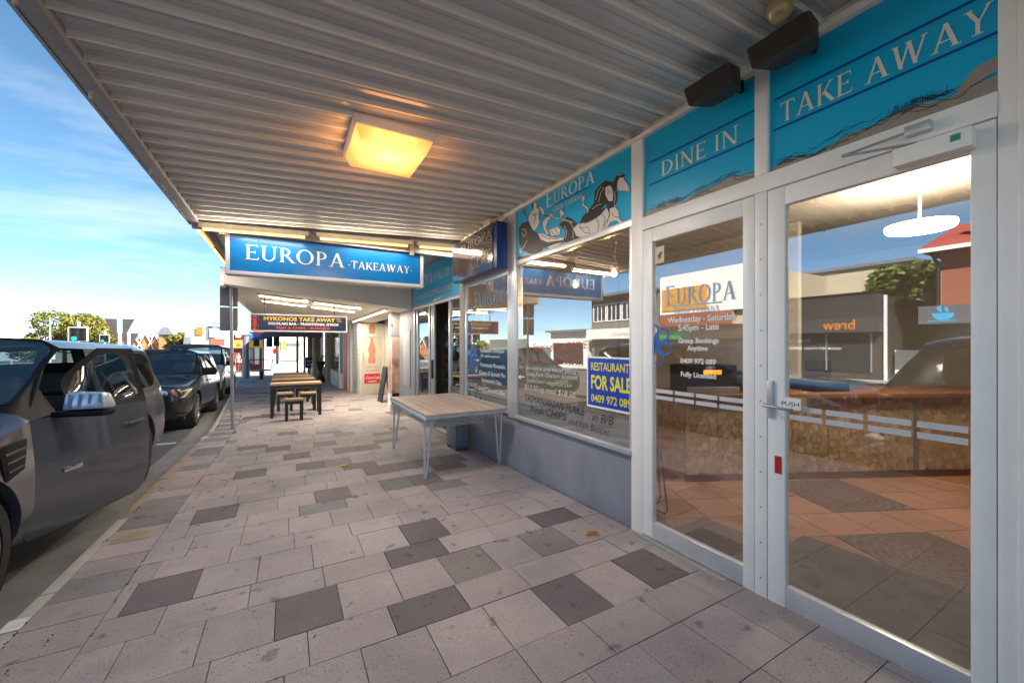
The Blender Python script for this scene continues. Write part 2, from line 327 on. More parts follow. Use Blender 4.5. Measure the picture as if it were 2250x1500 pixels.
M_copper = mk('copper', (.62, .28, .15), .28, .9, var=.1)
M_bulb = mk('lit_globe', (1, .6, .3), .3, var=0, emit=(1.0, .48, .16), estr=.16)
M_filament = mk('filament', (1, .8, .5), .3, var=0, emit=(1.0, .66, .34), estr=90)
M_tube = mk('lit_tube', (1, .85, .6), .4, var=0, emit=(1.0, .50, .13), estr=.36)
M_tubew = mk('lit_tube_white', (1, .95, .85), .4, var=0, emit=(1.0, .84, .58), estr=.6)
M_batten = mk('cream_batten', (.50, .46, .38), .5, var=.08)
M_creamboard = mk('cream_board', (.80, .75, .66), .6, var=.06, scale=2, bump=.05)
M_creamsoffit = mk('cream_soffit', (.74, .69, .60), .6, var=.18, scale=3, streak=(1, 5, 1), bump=.2, bscale=10)
M_red = mk('red_print', (.50, .018, .03), .35, var=.05)
M_redneon = mk('red_neon', (.5, .02, .02), .4, var=0, emit=(1, .06, .05), estr=.15)
M_yellow = mk('yellow_print', (.80, .50, .02), .4, var=.03)
M_brightyellow = mk('poster_yellow', (.80, .74, .03), .45, var=0)
M_royal = mk('poster_blue', (.01, .05, .40), .4, var=.05)
M_redtext = mk('red_marker', (.45, .03, .03), .5, var=.1)
M_tan = mk('tan_paper', (.50, .43, .27), .7, var=.05)
M_greyfilm = mk('grey_film', (.44, .44, .42), .55, var=.04, scale=2)
M_brick = mk('yellow_brick', (.36, .25, .13), .85, var=.25, scale=30, rnd=.2)
M_redbrick = mk('red_brick', (.30, .095, .055), .85, var=.25, scale=20, attr=None)
M_tilewhite = mk('white_tile', (.56, .53, .46), .35, var=.06, scale=5)
M_leaf = mk('leaf', (.085, .125, .025), .6, var=.35, scale=3, rnd=.0)
M_leafol = mk('olive_leaf', (.150, .140, .016), .6, var=.35, scale=.8)
M_bark = mk('bark', (.09, .07, .05), .9, var=.3)
M_roofgrey = mk('grey_roofing', (.15, .16, .18), .7, var=.15, scale=2)
M_redroof = mk('red_roof', (.33, .06, .04), .7, var=.15)
M_win = mk('dark_window', (.03, .035, .04), .12, var=.1, spec=.8)
M_darkshop = mk('dark_shop_cladding', (.045, .04, .038), .6, var=.2, scale=3)
M_orange = mk('orange_sign', (.55, .16, .03), .5, var=.05)
M_green = mk('green_sign', (.03, .36, .09), .5, var=.05)
M_beige = mk('beige_render', (.46, .40, .29), .8, var=.1, scale=2)
M_yellowwall = mk('yellow_render', (.62, .34, .04), .7, var=.1)
M_darkred = mk('dark_red_render', (.22, .04, .03), .7, var=.1)
M_whitewall = mk('white_render', (.72, .71, .68), .8, var=.05, scale=2)
# ---------------------------------------------------------------- ground, road, kerb, footpath
def sheet(name, x0, x1, ys, dz, mat, kind='structure', x_of=None):
    v = []; f = []
    for i, y in enumerate(ys):
        a, b = (x_of(y) if x_of else (x0, x1)); v += [(a, y, gz(y)+dz), (b, y, gz(y)+dz)]
        if i: f.append((2*i-2, 2*i-1, 2*i+1, 2*i))
    o = mesh(name, v, f, mat); o['kind'] = kind; return o
def kerb_x(y): return -1.285 if y < 9.5 else -1.285-(y-9.5)*.066        # kerb line swings out a little further on
def bld_x(y): return 2.1 if y < 15.5 else 2.1-(y-15.5)*.062              # far shops follow it
M_earth = mk('earth', (.13, .12, .09), .95, var=.3, scale=.05)
g = mesh('ground', [(-900, -300, -8), (900, -300, -8), (900, 1500, -9), (-900, 1500, -9)], [(0, 1, 2, 3)], M_earth); g['kind'] = 'structure'
sheet('road', -16.2, -1.2, [-40, -10, 0, 9.5, 33], ROADZ, M_asphalt, x_of=lambda y: (-16.2, kerb_x(y)+.05))
sheet('side_street', -40, 40, [33, 44], ROADZ-.004, mk('asphalt_painted_sunlit', (.20, .19, .18), .85, var=.15, scale=2, bump=.3, bscale=120))  # asphalt in a paler colour, with the sunlight painted in
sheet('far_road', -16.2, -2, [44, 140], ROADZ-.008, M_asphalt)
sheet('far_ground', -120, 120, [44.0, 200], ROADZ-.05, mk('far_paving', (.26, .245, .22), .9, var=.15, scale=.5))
sheet('gutter', 0, 0, [-40, 0, 9.5, 33], ROADZ+.006, mk('gutter_concrete', (.19, .19, .19), .8, var=.25, scale=3, bump=.2), x_of=lambda y: (kerb_x(y)-.36, kerb_x(y)+.04))
sheet('opposite_footpath', -19.0, -16.0, [-40, 33], .0, mk('opposite_paving', (.30, .285, .27), .8, var=.1, scale=2))
# lane edge line, parking-bay ticks
for k, yy in enumerate((2.6, 8.9)):
    m_ = MB().slab(-3.6, -1.7, yy, yy+.1, .004, ROADZ+.006).build('parking_bay_line', M_line); tag(m_, kind='structure')
sheet('centre_line', -8.8, -8.68, [-40, 33], ROADZ+.005, M_line)
# kerb: separate stones
kerb = tag(bpy.data.objects.new('kerb', None), kind='structure'); link(kerb)
y = -1.0; i = 0
while y < 32.5:
    ln = 1.25 if i % 3 else .95
    sandy = 3.95 < y+.3 < 9.2
    if sandy: ln = random.choice((.5, .75, 1.0))
    y1 = min(y+ln, 32.5); xa, xb = kerb_x(y), kerb_x(y1)
    wd = .085 if not sandy else .10+random.uniform(0, .03)
    b = MB(); jj = random.uniform(-.006, .006) if sandy else 0
    v = [(xa, y+.004, gz(y)-.3), (xa+wd, y+.004, gz(y)-.3), (xb+wd, y1-.004, gz(y1)-.3), (xb, y1-.004, gz(y1)-.3)]
    v += [(p[0]+(.012 if k in (0, 3) else 0), p[1], gz(p[1])-.002+jj) for k, p in enumerate(v)]
    b.add(v, [(0, 3, 2, 1), (4, 5, 6, 7), (0, 1, 5, 4), (1, 2, 6, 5), (2, 3, 7, 6), (3, 0, 4, 7)])
    o = b.build('kerb_stone', M_sandstone if sandy else M_concrete, kerb, bevel=.008)
    y = y1; i += 1
m_ = MB().slab(kerb_x(3)+.004, kerb_x(3)+.086, 3.02, 3.14, .003, .003).build('kerb_paint_mark', M_line, kerb)
m_ = MB().slab(kerb_x(8.5)+.004, kerb_x(8.5)+.08, 8.45, 8.56, .003, .003).build('kerb_paint_mark', M_line, kerb)
# footpath: bed + pavers laid in rows across, with a border course along the kerb
foot = sheet('footpath', 0, 0, [-6, 0, 9.5, 15.5, 33], -.012, M_joint, x_of=lambda y: (kerb_x(y)+.07, 3.4))
X0B, X1B = -1.20, -.86
DARK = [(.77, 2.13), (1.355, 1.81), (1.98, 1.80), (1.07, 3.09), (2.14, 2.77), (.06, 2.45), (.53, 4.32), (.97, 2.77), (-.55, 2.98), (.45, 4.06), (1.17, 4.35), (.55, 5.62), (1.02, 5.05), (.95, 5.3), (2.0, 4.8), (1.9, 4.55), (.2, 6.2), (-.1, 6.9), (.95, 6.2), (1.3, 6.45), (.5, 6.9), (2.0, 5.9), (.75, 7.5), (-.6, 4.5), (-.35, 5.6)]
SPECK = [(.97, 2.50), (1.62, 2.47), (1.48, 4.07)]
tiles = []
yy = 1.622-.635*9; row = 0
while yy < 32:
    wide = row % 2 == 0
    dy = .373 if wide else .262; wx = .315 if wide else .392
    y1 = yy+dy
    xl = X1B-(max(0, yy-9.5)*.066); xr = 2.345 if yy < 9.7 else (3.2 if yy < 15.4 else bld_x(yy))
    x = xl+ -random.uniform(0, wx)
    while x < xr:
        xa, xb = max(x, xl), min(x+wx, xr)
        if xb-xa > .04: tiles.append((xa, xb, yy, y1, 'f'))
        x += wx
    yy = y1; row += 1
yy = -3.0; k = 0
while yy < 32:
    dy = .255+random.choice((0, 0, .03)); o = -(max(0, yy-9.5)*.066)
    tiles.append((X0B+.004+o, X1B+o, yy, yy+dy, 'b')); yy += dy
def tone(t):
    cx, cy = (t[0]+t[1])/2, (t[2]+t[3])/2
    for d in DARK:
        if t[0]-.01 <= d[0] <= t[1]+.01 and t[2] <= d[1] <= t[3]: return 2 if random.random() < .7 else 4
    for d in SPECK:
        if t[0] <= d[0] <= t[1] and t[2] <= d[1] <= t[3]: return 3
    r = random.random()
    if t[4] == 'b': return 4 if r < .32 else (1 if r < .75 else 0)
    if cy > 4.6 and r < .13: return 2 if r < .08 else 4
    if cy < 1.6 and r < .5: return 1
    pink = .85 if cx > .4 and cy < 5 else .35
    return 0 if random.random() < pink else 1
def vis(t):                                     # how large a paver shows
    cx, cy = (t[0]+t[1])/2, (t[2]+t[3])/2; d = _s*cx+_c*cy
    if d < .5: return 0
    px = 1125+875*(_c*cx-_s*cy)/d
    if px < -120 or px > 2300: return 0
    return (t[1]-t[0])*(t[3]-t[2])/d**3
tiles.sort(key=vis, reverse=True)
rest = {}
for n, t in enumerate(tiles):
    xa, xb, ya, yb, kd = t; g_ = .0022; dz = random.uniform(-.0015, .0015); tn = tone(t)
    if n < 300:
        b = MB().slab(xa+g_, xb-g_, ya+g_, yb-g_, .04, dz); b.build('paver', M_paver[tn], foot)
    else: rest.setdefault(tn, MB()).slab(xa+g_, xb-g_, ya+g_, yb-g_, .03, dz)
for tn, b in rest.items():
    b.build('paving_beyond', M_paver[tn], foot, kind='stuff')
b = MB()                                        # moss and grit in the joints by the kerb
for k in range(46):
    x = random.choice((X1B, X1B, X0B, random.uniform(-1.2, -.86), random.uniform(-.8, .3))); y = random.uniform(2.2, 9)
    for q in range(7):
        xx, yq = x+random.gauss(0, .004), y+random.gauss(0, .035); r = random.uniform(.003, .007)
        b.add([(xx-r, yq-r, gz(yq)-.004), (xx+r, yq-r, gz(yq)-.004), (xx+r, yq+r, gz(yq)-.004), (xx-r, yq+r, gz(yq)-.004), (xx, yq, gz(yq)+r*.9)], [(0, 1, 4), (1, 2, 4), (2, 3, 4), (3, 0, 4)])
b.build('joint_moss', M_moss, foot, kind='stuff')
pc = MB()                                       # missing corner of a paver patched with sandstone rubble
pc.slab(-1.16, -.93, 4.04, 4.26, .02, .003).build('broken_paver_patch', M_sandstone, foot)
# ---------------------------------------------------------------- the restaurant: shell, shopfront, interior
shop = thing('restaurant_building', 'blue grey restaurant shopfront with white framed glass doors and turquoise sign panels', 'building', (XF, 3, 0))
def P(name, x0, x1, y0, y1, z0, z1, mat, par=None, bevel=.004): return box(name, x0, x1, y0, y1, z0, z1, mat, par or shop, bevel=bevel)
D = XF                                           # outer face of the frames
# solid shell (roof parapet keeps the sun off the footpath)
P('parapet_wall', D+.02, D+.3, -9, 9.6, 3.08, 6.0, M_grey, bevel=0)
P('side_wall', D+.02, 10.3, -9.2, -8.9, -.3, 6.0, M_beige, bevel=0)
P('back_wall', 10, 10.3, -8.9, 9.6, -.5, 6.0, M_beige, bevel=0)
P('roof', D+.3, 10, -8.9, 9.6, 4.2, 4.4, M_roofgrey, bevel=0)
P('party_wall', D+.5, 10, 9.4, 9.6, -.5, 6.0, M_beige, bevel=0)
P('interior_wall', D+.06, 10, 5.75, 5.85, -.2, 3.05, M_intwall, bevel=0)
P('interior_wall', D+.3, 10, -2.6, -2.5, -.05, 3.05, M_intwall, bevel=0)
P('interior_wall', 8.6, 8.7, -2.5, 5.75, -.05, 3.05, M_intwall, bevel=0)
P('interior_ceiling', D+.07, 8.6, -2.5, 5.75, 3.0, 3.06, M_intceil, bevel=0)
# interior partition with its darker joinery, seen faintly through the glass
P('interior_partition', 5.6, 5.68, 2.6, 5.7, 0, 2.99, mk('interior_panel', (.50, .46, .40), .7, var=.1, scale=2), bevel=0)
P('wall_picture', 5.54, 5.595, 3.2, 5.0, 1.75, 2.35, mk('mural_print', (.10, .22, .26), .5, var=.8, scale=4), bevel=.004)
# near pier right of the doors
pier = P('pier', D-.03, D+.35, -1.1, .36, -.06, 3.02, M_white)
P('chrome_strip', D-.045, D-.032, -.02, .335, .95, 2.9, mk('brushed_steel', (.55, .53, .51), .22, .9, var=.15, scale=3, streak=(1, 1, .2)), pier)
P('grey_dado', D-.04, D-.031, -1.05, .30, -.05, .90, mk('pier_grey', (.26, .30, .34), .6, var=.2, scale=6), pier)
P('wall_beyond', D-.02, D+.35, -9, -1.1, -.06, 3.02, M_grey, bevel=0)
# plinth under the windows
P('plinth', D+.012, D+.25, 2.27, 5.66, -.35, .60, M_grey, bevel=.006)
P('plinth', D+.013, D+.25, 5.66, 5.83, -.35, .60, M_grey, bevel=.006)
# posts and rails of the shopfront (each its own member)
FR = shop
P('post', D-.012, D+.10, 2.14, 2.255, -.02, 3.06, M_white)
P('post', D-.010, D+.09, 4.07, 4.255, .56, 3.06, M_alu)
P('post', D-.012, D+.10, 5.64, 5.82, -.25, 3.06, mk('grey_post', (.33, .32, .30), .5, var=.08))
P('post', D-.012, D+.10, 1.24, 1.312, 2.40, 3.05, M_white)
P('post', D-.016, D+.10, .36, .41, -.02, 3.05, M_white)
P('transom', D-.022, D+.09, .41, 2.14, 2.30, 2.395, M_white)
P('head_rail', D-.012, D+.09, .41, 5.64, 3.035, 3.12, M_rib)
P('rail', D-.008, D+.08, 2.255, 4.07, 2.365, 2.425, M_alu)
P('rail', D-.008, D+.08, 4.255, 5.64, 2.29, 2.36, M_alu)
P('sill', D-.03, D+.12, 2.255, 4.07, .575, .61, M_alu)
P('sill', D-.028, D+.12, 4.255, 5.64, .60, .665, M_alu)
P('threshold', D-.06, D+.12, .41, 2.14, -.035, .012, mk('chequer_threshold', (.42, .41, .39), .45, .6, var=.2, scale=30, bump=.4, bscale=90))
# ---- sign panels over doors and window
def panel(y0, y1, z0, z1, mat): return P('sign_panel', D+.012, D+.03, y0, y1, z0, z1, mat, bevel=0)
pan_take = panel(.41, 1.24, 2.395, 3.035, M_turq)
pan_dine = panel(1.312, 2.14, 2.395, 3.035, M_turq)
pan_mural = panel(2.255, 4.07, 2.425, 3.035, M_turq)
PX = D+.012
FP = lambda y, z: FAC(y, z, PX)
for (pn, ya, yb) in ((pan_dine, 2.10, 1.315), (pan_take, 1.215, .413)):
    for z in (2.792, 2.625): decal('stripe', [[(0, 0), (ya-yb, 0), (ya-yb, .012), (0, .012)]], FP(ya, z), M_darkblue, pn, .002)
serif('lettering', 'DINE IN', FP(1.985, 2.656), .105, M_cream, pan_dine, width=.575)
serif('lettering', 'TAKE AWAY', FP(1.185, 2.654), .106, M_cream, pan_take, width=.765)
def waves(pn, ya, yb, seed, rise):
    rnd = random.Random(seed); n = 40
    def top(t): return 2.428+rise*t+.012*math.sin(t*9+seed)+.008*math.sin(t*23+seed*2)
    pts = [(ya-(ya-yb)*i/n, top(i/n)) for i in range(n+1)]
    strips = []
    for i in range(n):
        (p, a), (q, b_) = pts[i], pts[i+1]; strips.append([(ya-p, 2.397-2.397), (ya-q, 0), (ya-q, b_-2.397), (ya-p, a-2.397)])
    decal('printed_sea', strips, FP(ya, 2.397), M_sandprint, pn, .0012, 0)
    lines = []
    for k in range(26):
        t0 = rnd.uniform(0, .85); ln = rnd.uniform(.08, .28); zz = rnd.uniform(-.028, .035); ph = rnd.uniform(0, 6); th = rnd.uniform(.0015, .0035); m = 14
        for j in range(m):
            ta, tb = min(1, t0+ln*j/m), min(1, t0+ln*(j+1)/m)
            if tb <= ta: continue
            za, zb = max(2.4, top(ta)+zz+.006*math.sin(ta*60+ph)), max(2.4, top(tb)+zz+.006*math.sin(tb*60+ph))
            lines.append([((ya-yb)*ta, za-2.397), ((ya-yb)*tb, zb-2.397), ((ya-yb)*tb, zb-2.397+th), ((ya-yb)*ta, za-2.397+th)])
    for k in range(5):                           # cross-hatched patches
        t0 = rnd.uniform(.02, .8); z0 = top(t0)-.005
        for j in range(10):
            x = (ya-yb)*t0+j*.008; h = rnd.uniform(.02, .045); lines.append([(x, z0-2.397), (x+.0018, z0-2.397), (x+.004, z0-2.397+h), (x+.0022, z0-2.397+h)])
    decal('printed_lines', lines, FP(ya, 2.397), M_inkprint, pn, .0022, .0001)
waves(pan_dine, 2.135, 1.315, 1.0, .022); waves(pan_take, 1.238, .413, 2.3, .045)
decal('printed_rock', [[(0, 0), (.10, .03), (.10, .085), (.045, .075), (.02, .05), (-.01, .012)]], FP(.512, 2.455), M_sandprint, pan_take, .0025)
# ---- chariot print over the window, traced as flat shapes
def tr(pts): return [(4.07-on_x(1100+a/5.0, 300+b/5.0, PX)[0], on_x(1100+a/5.0, 300+b/5.0, PX)[1]-2.4) for a, b in pts]
def inkline(pts, w=5):
    out = []
    for (a, b), (c, d) in zip(pts, pts[1:]):
        L_ = math.hypot(c-a, d-b) or 1; nx, ny = -(d-b)/L_*w/2, (c-a)/L_*w/2
        out.append(tr([(a+nx, b+ny), (c+nx, d+ny), (c-nx, d-ny), (a-nx, b-ny)]))
    return out
dark = [[(200, 1010), (235, 955), (290, 930), (330, 965), (345, 1045), (400, 1170), (470, 1225), (440, 1285), (330, 1292), (250, 1252), (205, 1170)],
        [(345, 690), (372, 672), (405, 668), (402, 700), (362, 722), (350, 800), (340, 760)],
        [(640, 965), (735, 880), (790, 905), (870, 985), (905, 1050), (890, 1130), (760, 1182), (690, 1150), (715, 1040)],
        [(1030, 720), (1032, 610), (1080, 545), (1150, 482), (1230, 500), (1262, 560), (1290, 630), (1280, 720), (1240, 762), (1165, 740), (1100, 800), (1010, 850), (900, 880), (985, 790)],
        [(1240, 500), (1270, 432), (1330, 402), (1376, 432), (1310, 462), (1284, 560), (1262, 600)], [(1180, 1012), (1260, 958), (1312, 975), (1260, 1022), (1130, 1062)],
        [(560, 1235), (700, 1180), (890, 1140), (1000, 1090), (1010, 1105), (880, 1165), (640, 1235), (500, 1280), (440, 1286)], [(190, 1320), (350, 1302), (300, 1370), (190, 1385)],
        [(900, 880), (1010, 850), (1100, 800), (1172, 772), (1092, 870), (962, 942), (860, 965)], [(340, 1040), (368, 1040), (410, 1064), (440, 1130), (520, 1165), (600, 1150), (692, 1140), (692, 1160), (600, 1178), (505, 1220), (470, 1226), (400, 1170)], [(1165, 740), (1240, 762), (1262, 768), (1198, 792), (1198, 850), (1170, 778)]]
fig = [[(300, 900), (330, 832), (364, 802), (364, 742), (385, 716), (403, 742), (398, 778), (430, 790), (424, 900), (436, 945), (400, 1012), (366, 1042), (332, 985)],
       [(398, 776), (442, 768), (482, 810), (488, 858), (462, 860), (438, 818)],
       [(460, 942), (505, 888), (572, 836), (580, 868), (524, 930), (502, 1000), (532, 1070), (510, 1086), (472, 1012)],
       [(408, 1062), (472, 1060), (540, 1100), (620, 1112), (705, 1104), (690, 1142), (600, 1152), (520, 1166), (440, 1132)],
       [(530, 1030), (620, 984), (664, 1020), (650, 1082), (556, 1098)], [(505, 1218), (600, 1176), (690, 1158), (640, 1202), (555, 1234)],
       [(800, 1010), (850, 960), (960, 940), (1090, 868), (1170, 775), (1198, 850), (1172, 955), (1130, 1042), (1020, 1070), (960, 1085), (880, 1108), (830, 1092)],
       [(1200, 880), (1198, 792), (1262, 768), (1304, 832), (1306, 900), (1374, 966), (1350, 986), (1272, 925), (1212, 942), (1172, 1008), (1110, 1032), (1150, 960)],
       [(1150, 560), (1200, 532), (1228, 560), (1242, 640), (1236, 710), (1190, 716), (1150, 640)],
       [(1285, 500), (1312, 450), (1356, 448), (1396, 520), (1422, 570), (1432, 600), (1396, 612), (1366, 596), (1300, 602), (1280, 560)],
       [(660, 800), (680, 790), (685, 830), (700, 800), (702, 850), (672, 872), (668, 905), (700, 925), (690, 938), (655, 918), (654, 840)],
       [(890, 650), (905, 662), (912, 640), (932, 650), (926, 700), (912, 722), (922, 750), (966, 780), (970, 830), (955, 850), (948, 800), (900, 762), (894, 700)],
       [(480, 868), (580, 880), (700, 905), (800, 940), (800, 955), (700, 922), (580, 895)], [(200, 1250), (215, 1225), (240, 1230), (242, 1280), (215, 1300)], [(235, 1240), (290, 1135), (300, 1140), (246, 1250)]]
M_inkbrown = mk('ink_brown_print', (.030, .024, .020), .4, var=.1, scale=20)
decal('printed_shading', [tr(p) for p in dark], FP(4.07, 2.4), M_inkbrown, pan_mural, .0012, .00005)
decal('printed_figures', [tr(p) for p in fig], FP(4.07, 2.4), M_figure, pan_mural, .0024, .00005)
ink = []
for p in fig: ink += inkline(p+p[:1], 5)
for pl in ([(300, 930), (360, 1060), (440, 1250)], [(360, 1090), (372, 1170), (420, 1210)], [(1180, 585), (1197, 605), (1180, 625)], [(860, 985), (905, 1005), (960, 990), (985, 1045)], [(875, 1000), (930, 1060), (990, 1060)], [(1362, 470), (1376, 492)], [(1400, 588), (1430, 584)], [(378, 830), (386, 900), (370, 960)], [(340, 850), (372, 870), (410, 850)],
           [(225, 845), (250, 830), (275, 862), (310, 920)], [(245, 790), (262, 862)], [(268, 760), (272, 862)], [(1110, 830), (1150, 900), (1130, 990)], [(1220, 830), (1250, 880), (1300, 890)], [(1060, 900), (1085, 960), (1070, 1040)], [(560, 1040), (600, 1085)], [(600, 1000), (630, 1080)], [(450, 1080), (520, 1120), (640, 1125)], [(920, 960), (1050, 900), (1170, 765)]):
    ink += inkline(pl, 6)
decal('printed_outlines', ink, FP(4.07, 2.4), M_inkbrown, pan_mural, .0034, .00003)
lit = []
for pl in ([(235, 1020), (272, 1022), (288, 1062), (262, 1100), (236, 1078), (250, 1050)], [(1050, 700), (1075, 600), (1110, 545)], [(1080, 720), (1105, 620), (1140, 560)], [(1010, 800), (1060, 760), (1110, 740)], [(1255, 600), (1262, 680), (1250, 730)], [(700, 980), (730, 1040), (715, 1120)], [(760, 930), (800, 1000), (800, 1120)], [(1290, 430), (1340, 415)]):
    lit += inkline(pl, 5)
decal('printed_highlights', lit, FP(4.07, 2.4), M_figure, pan_mural, .0036, .00003)
serif('lettering', 'EUROPA', FP(3.465, 2.872), .115, M_cream, pan_mural, width=.77, first=1.35)
decal('stripe', [[(0, 0), (.50, 0), (.50, .010), (0, .010)]], FP(3.30, 2.851), M_darkblue, pan_mural)
serif('lettering', 'GREEK TAVERNA', FP(3.335, 2.787), .046, M_cream, pan_mural, width=.47)
# ---- doors
def leaf(y0, y1, label):
    dr = tag(bpy.data.objects.new('door', None), label); link(dr, shop)
    sw = .088
    P('frame', D-.014, D+.03, y0, y0+sw*.75, .015, 2.295, M_white, dr); P('frame', D-.014, D+.03, y1-sw, y1, .015, 2.295, M_white, dr)
    P('frame', D-.013, D+.03, y0+sw*.75, y1-sw, 2.195, 2.295, M_white, dr); P('frame', D-.013, D+.03, y0+sw*.75, y1-sw, .015, .135, mk('door_rail_alu', (.60, .61, .63), .35, .35, var=.07, scale=5), dr)
    P('glass_pane', D+.006, D+.012, y0+sw*.75, y1-sw, .135, 2.195, M_glass, dr, bevel=0)
    return dr
d_r = leaf(.413, 1.238, 'right glass door leaf with push sign and closer'); d_l = leaf(1.312, 2.135, 'left glass door leaf with opening hours lettering')
P('meeting_post', D-.016, D+.04, 1.242, 1.308, .0, 2.30, M_white, shop)
b = MB()
for k in range(11): b.lathe([(0, -.003), (.005, -.003), (.005, 0)], (D-.0165, 1.275, .12+k*.2), 8, 'x')
b.build('rivets', M_steel, shop)
G = D+.006
GF = lambda y, z: FAC(y, z, G)
for k in range(4):
    for z in (1.085, 1.038):
        ya = 1.135-k*.166; P('frosted_strip', G-.003, G-.001, ya-.148, ya, z, z+.026, M_frost, d_r, bevel=0)
        ya = 2.03-k*.165; P('frosted_strip', G-.003, G-.001, ya-.15, ya, z+.004, z+.03, M_frost, d_l, bevel=0)
ps = P('push_sign', D-.024, D-.018, 1.07, 1.175, 1.095, 1.155, M_white, d_r, bevel=0)
sans('lettering', 'PUSH', FAC(1.163, 1.112, D-.024), .032, M_inkprint, ps, width=.083, lift=.001)
P('lock_case', D-.03, D-.0145, 1.205, 1.236, 1.035, 1.24, M_alu, d_r)
MB().tube([(D-.03, 1.235, 1.105), (D-.075, 1.23, 1.105), (D-.085, 1.19, 1.105), (D-.085, 1.10, 1.10), (D-.07, 1.085, 1.10)], .008, 10).build('handle', M_steel, d_r, smooth=True)
P('red_sticker', D-.017, D-.0142, 1.165, 1.20, .735, .83, M_red, d_r, bevel=0)
cl = P('door_closer', D-.085, D-.016, .46, .69, 2.20, 2.275, M_white, d_r, bevel=.006)
P('sticker', D-.087, D-.0855, .490, .518, 2.232, 2.258, mk('green_sticker', (.03, .30, .18), .5, var=.3, scale=60), cl, bevel=0)
MB().bar((D-.05, .62, 2.285), (D-.11, .86, 2.31), .02, .006).bar((D-.11, .86, 2.312), (D-.045, .64, 2.345), .018, .006).build('closer_arm', M_steel, d_r)
P('closer_bracket', D-.06, D-.022, .58, .66, 2.325, 2.365, M_alu, d_r)
cc = P('camera_notice', G-.004, G-.001, 1.955, 2.035, 2.03, 2.15, mk('notice_card', (.62, .52, .36), .5, var=.04), d_l, bevel=0)
decal('camera_symbol', [[(.015, .055), (.05, .085), (.065, .07), (.03, .04)], [(.03, .035), (.04, .03), (.055, .055), (.045, .06)], [(.02, .02), (.028, .02), (.036, .045), (.028, .045)]], FAC(2.03, 2.03, G-.004), M_inkprint, cc, .001)
# lettering on the left leaf
serif('lettering', 'EUROPA', GF(1.945, 1.715), .115, M_pblue, d_l, width=.52, first=1.25, lift=.002)
decal('stripe', [[(0, 0), (.36, 0), (.36, .009), (0, .009)]], GF(1.88, 1.70), M_pblue, d_l, .002)
serif('lettering', 'GREEK TAVERNA', GF(1.875, 1.652), .036, M_pblue, d_l, width=.34, lift=.002)
for tx, yc, z, wd, sz in (('Wednesday - Saturday', 1.675, 1.592, .50, .058), ('5:45pm - Late', 1.69, 1.535, .30, .058), ('Group Bookings', 1.69, 1.45, .295, .046), ('Anytime', 1.69, 1.40, .15, .046), ('0409 972 089', 1.69, 1.313, .262, .046), ('Fully Licensed', 1.69, 1.222, .258, .046)):
    sans('lettering', tx, GF(yc+wd/2, z), sz, M_wtext, d_l, width=wd, lift=.002, bold=.0012)
def octopus(yc, zc, s, par, seed, flip=1):
    rnd = random.Random(seed); polys = []
    for k in range(7):
        a = R(-85+k*28); x = y_ = 0.0; ang = a; pts = []; m = 16
        for j in range(m+1):
            pts.append((x, y_, .040*(1-j/(m+2)))); x += math.cos(ang)*.026; y_ += math.sin(ang)*.026; ang += (.05+.028*j)*(1 if k % 2 else -1)
        for (x0, y0, w0), (x1, y1, w1) in zip(pts, pts[1:]):
            d_ = math.atan2(y1-y0, x1-x0); nx, ny = -math.sin(d_), math.cos(d_)
            polys.append([(max(0, (x0+nx*w0/2)*s*flip), (y0+ny*w0/2)*s), (max(0, (x1+nx*w1/2)*s*flip), (y1+ny*w1/2)*s), (max(0, (x1-nx*w1/2)*s*flip), (y1-ny*w1/2)*s), (max(0, (x0-nx*w0/2)*s*flip), (y0-ny*w0/2)*s)])
    decal('octopus_print', polys, GF(yc, zc), M_octo, par, .0015, .00004)
octopus(2.045, 1.44, .62, d_l, 3)
# ---- window 3 (large) and window 2
w3 = tag(bpy.data.objects.new('window', None), 'large window with for sale poster and handwritten specials'); link(w3, shop)
P('glass_pane', D+.006, D+.012, 2.255, 4.07, .61, 2.365, M_glass, w3, bevel=0)
P('frame', D-.004, D+.03, 2.257, 2.285, .612, 2.363, M_alu, w3); P('frame', D-.004, D+.03, 4.05, 4.068, .612, 2.363, M_alu, w3)
P('frosted_base', D+.02, D+.026, 2.29, 4.045, .612, .865, M_greyfilm, w3, bevel=0)
P('menu_paper', D+.016, D+.02, 2.95, 4.045, .868, 1.225, M_tan, w3, bevel=0)
fs = P('for_sale_poster', G-.004, G-.001, 2.262, 2.80, .885, 1.335, M_wtext, w3, bevel=0)
P('poster_field', G-.006, G-.0042, 2.262, 2.782, .905, 1.32, M_royal, fs, bevel=0)
PF = lambda y, z: FAC(y, z, G-.006)
sans('lettering', 'RESTAURANT', PF(2.745, 1.215), .098, M_brightyellow, fs, width=.455, bold=.0015, lift=.001)
sans('lettering', 'FOR SALE', PF(2.745, 1.055), .165, M_brightyellow, fs, width=.475, bold=.005, lift=.001)
sans('lettering', '0409 972 089', PF(2.74, .938), .095, M_brightyellow, fs, width=.472, bold=.0015, lift=.001)
hw = [('Enjoy a glass of WINE', 3.72, 1.375, .105, .92, M_redtext, .03), ('with your', 3.18, 1.31, .07, .3, M_redtext, 0), ('oo  Yassou', 3.62, 1.25, .085, .75, M_redtext, -.02), ('for souvlakis and meat pitas', 4.02, 1.16, .07, 1.05, M_wtext, .0), ('Lamb Pork Chicken Seafood', 3.86, 1.09, .07, .92, M_wtext, .02), ('cabanari vegetarian', 3.84, 1.02, .07, .80, M_wtext, .01), ('$13.50 eg meal $18.50', 3.90, .935, .085, .92, M_wtext, .0),
      ('TASMANIANIAN FLAKE', 3.90, .80, .115, 1.05, M_inkprint, -.01), ('in B/B', 2.74, .765, .11, .26, M_inkprint, 0), ('fresh CHIPS', 3.78, .695, .115, .66, M_inkprint, .0), ('and fish Bascet', 3.08, .68, .09, .56, M_inkprint, -.02)]
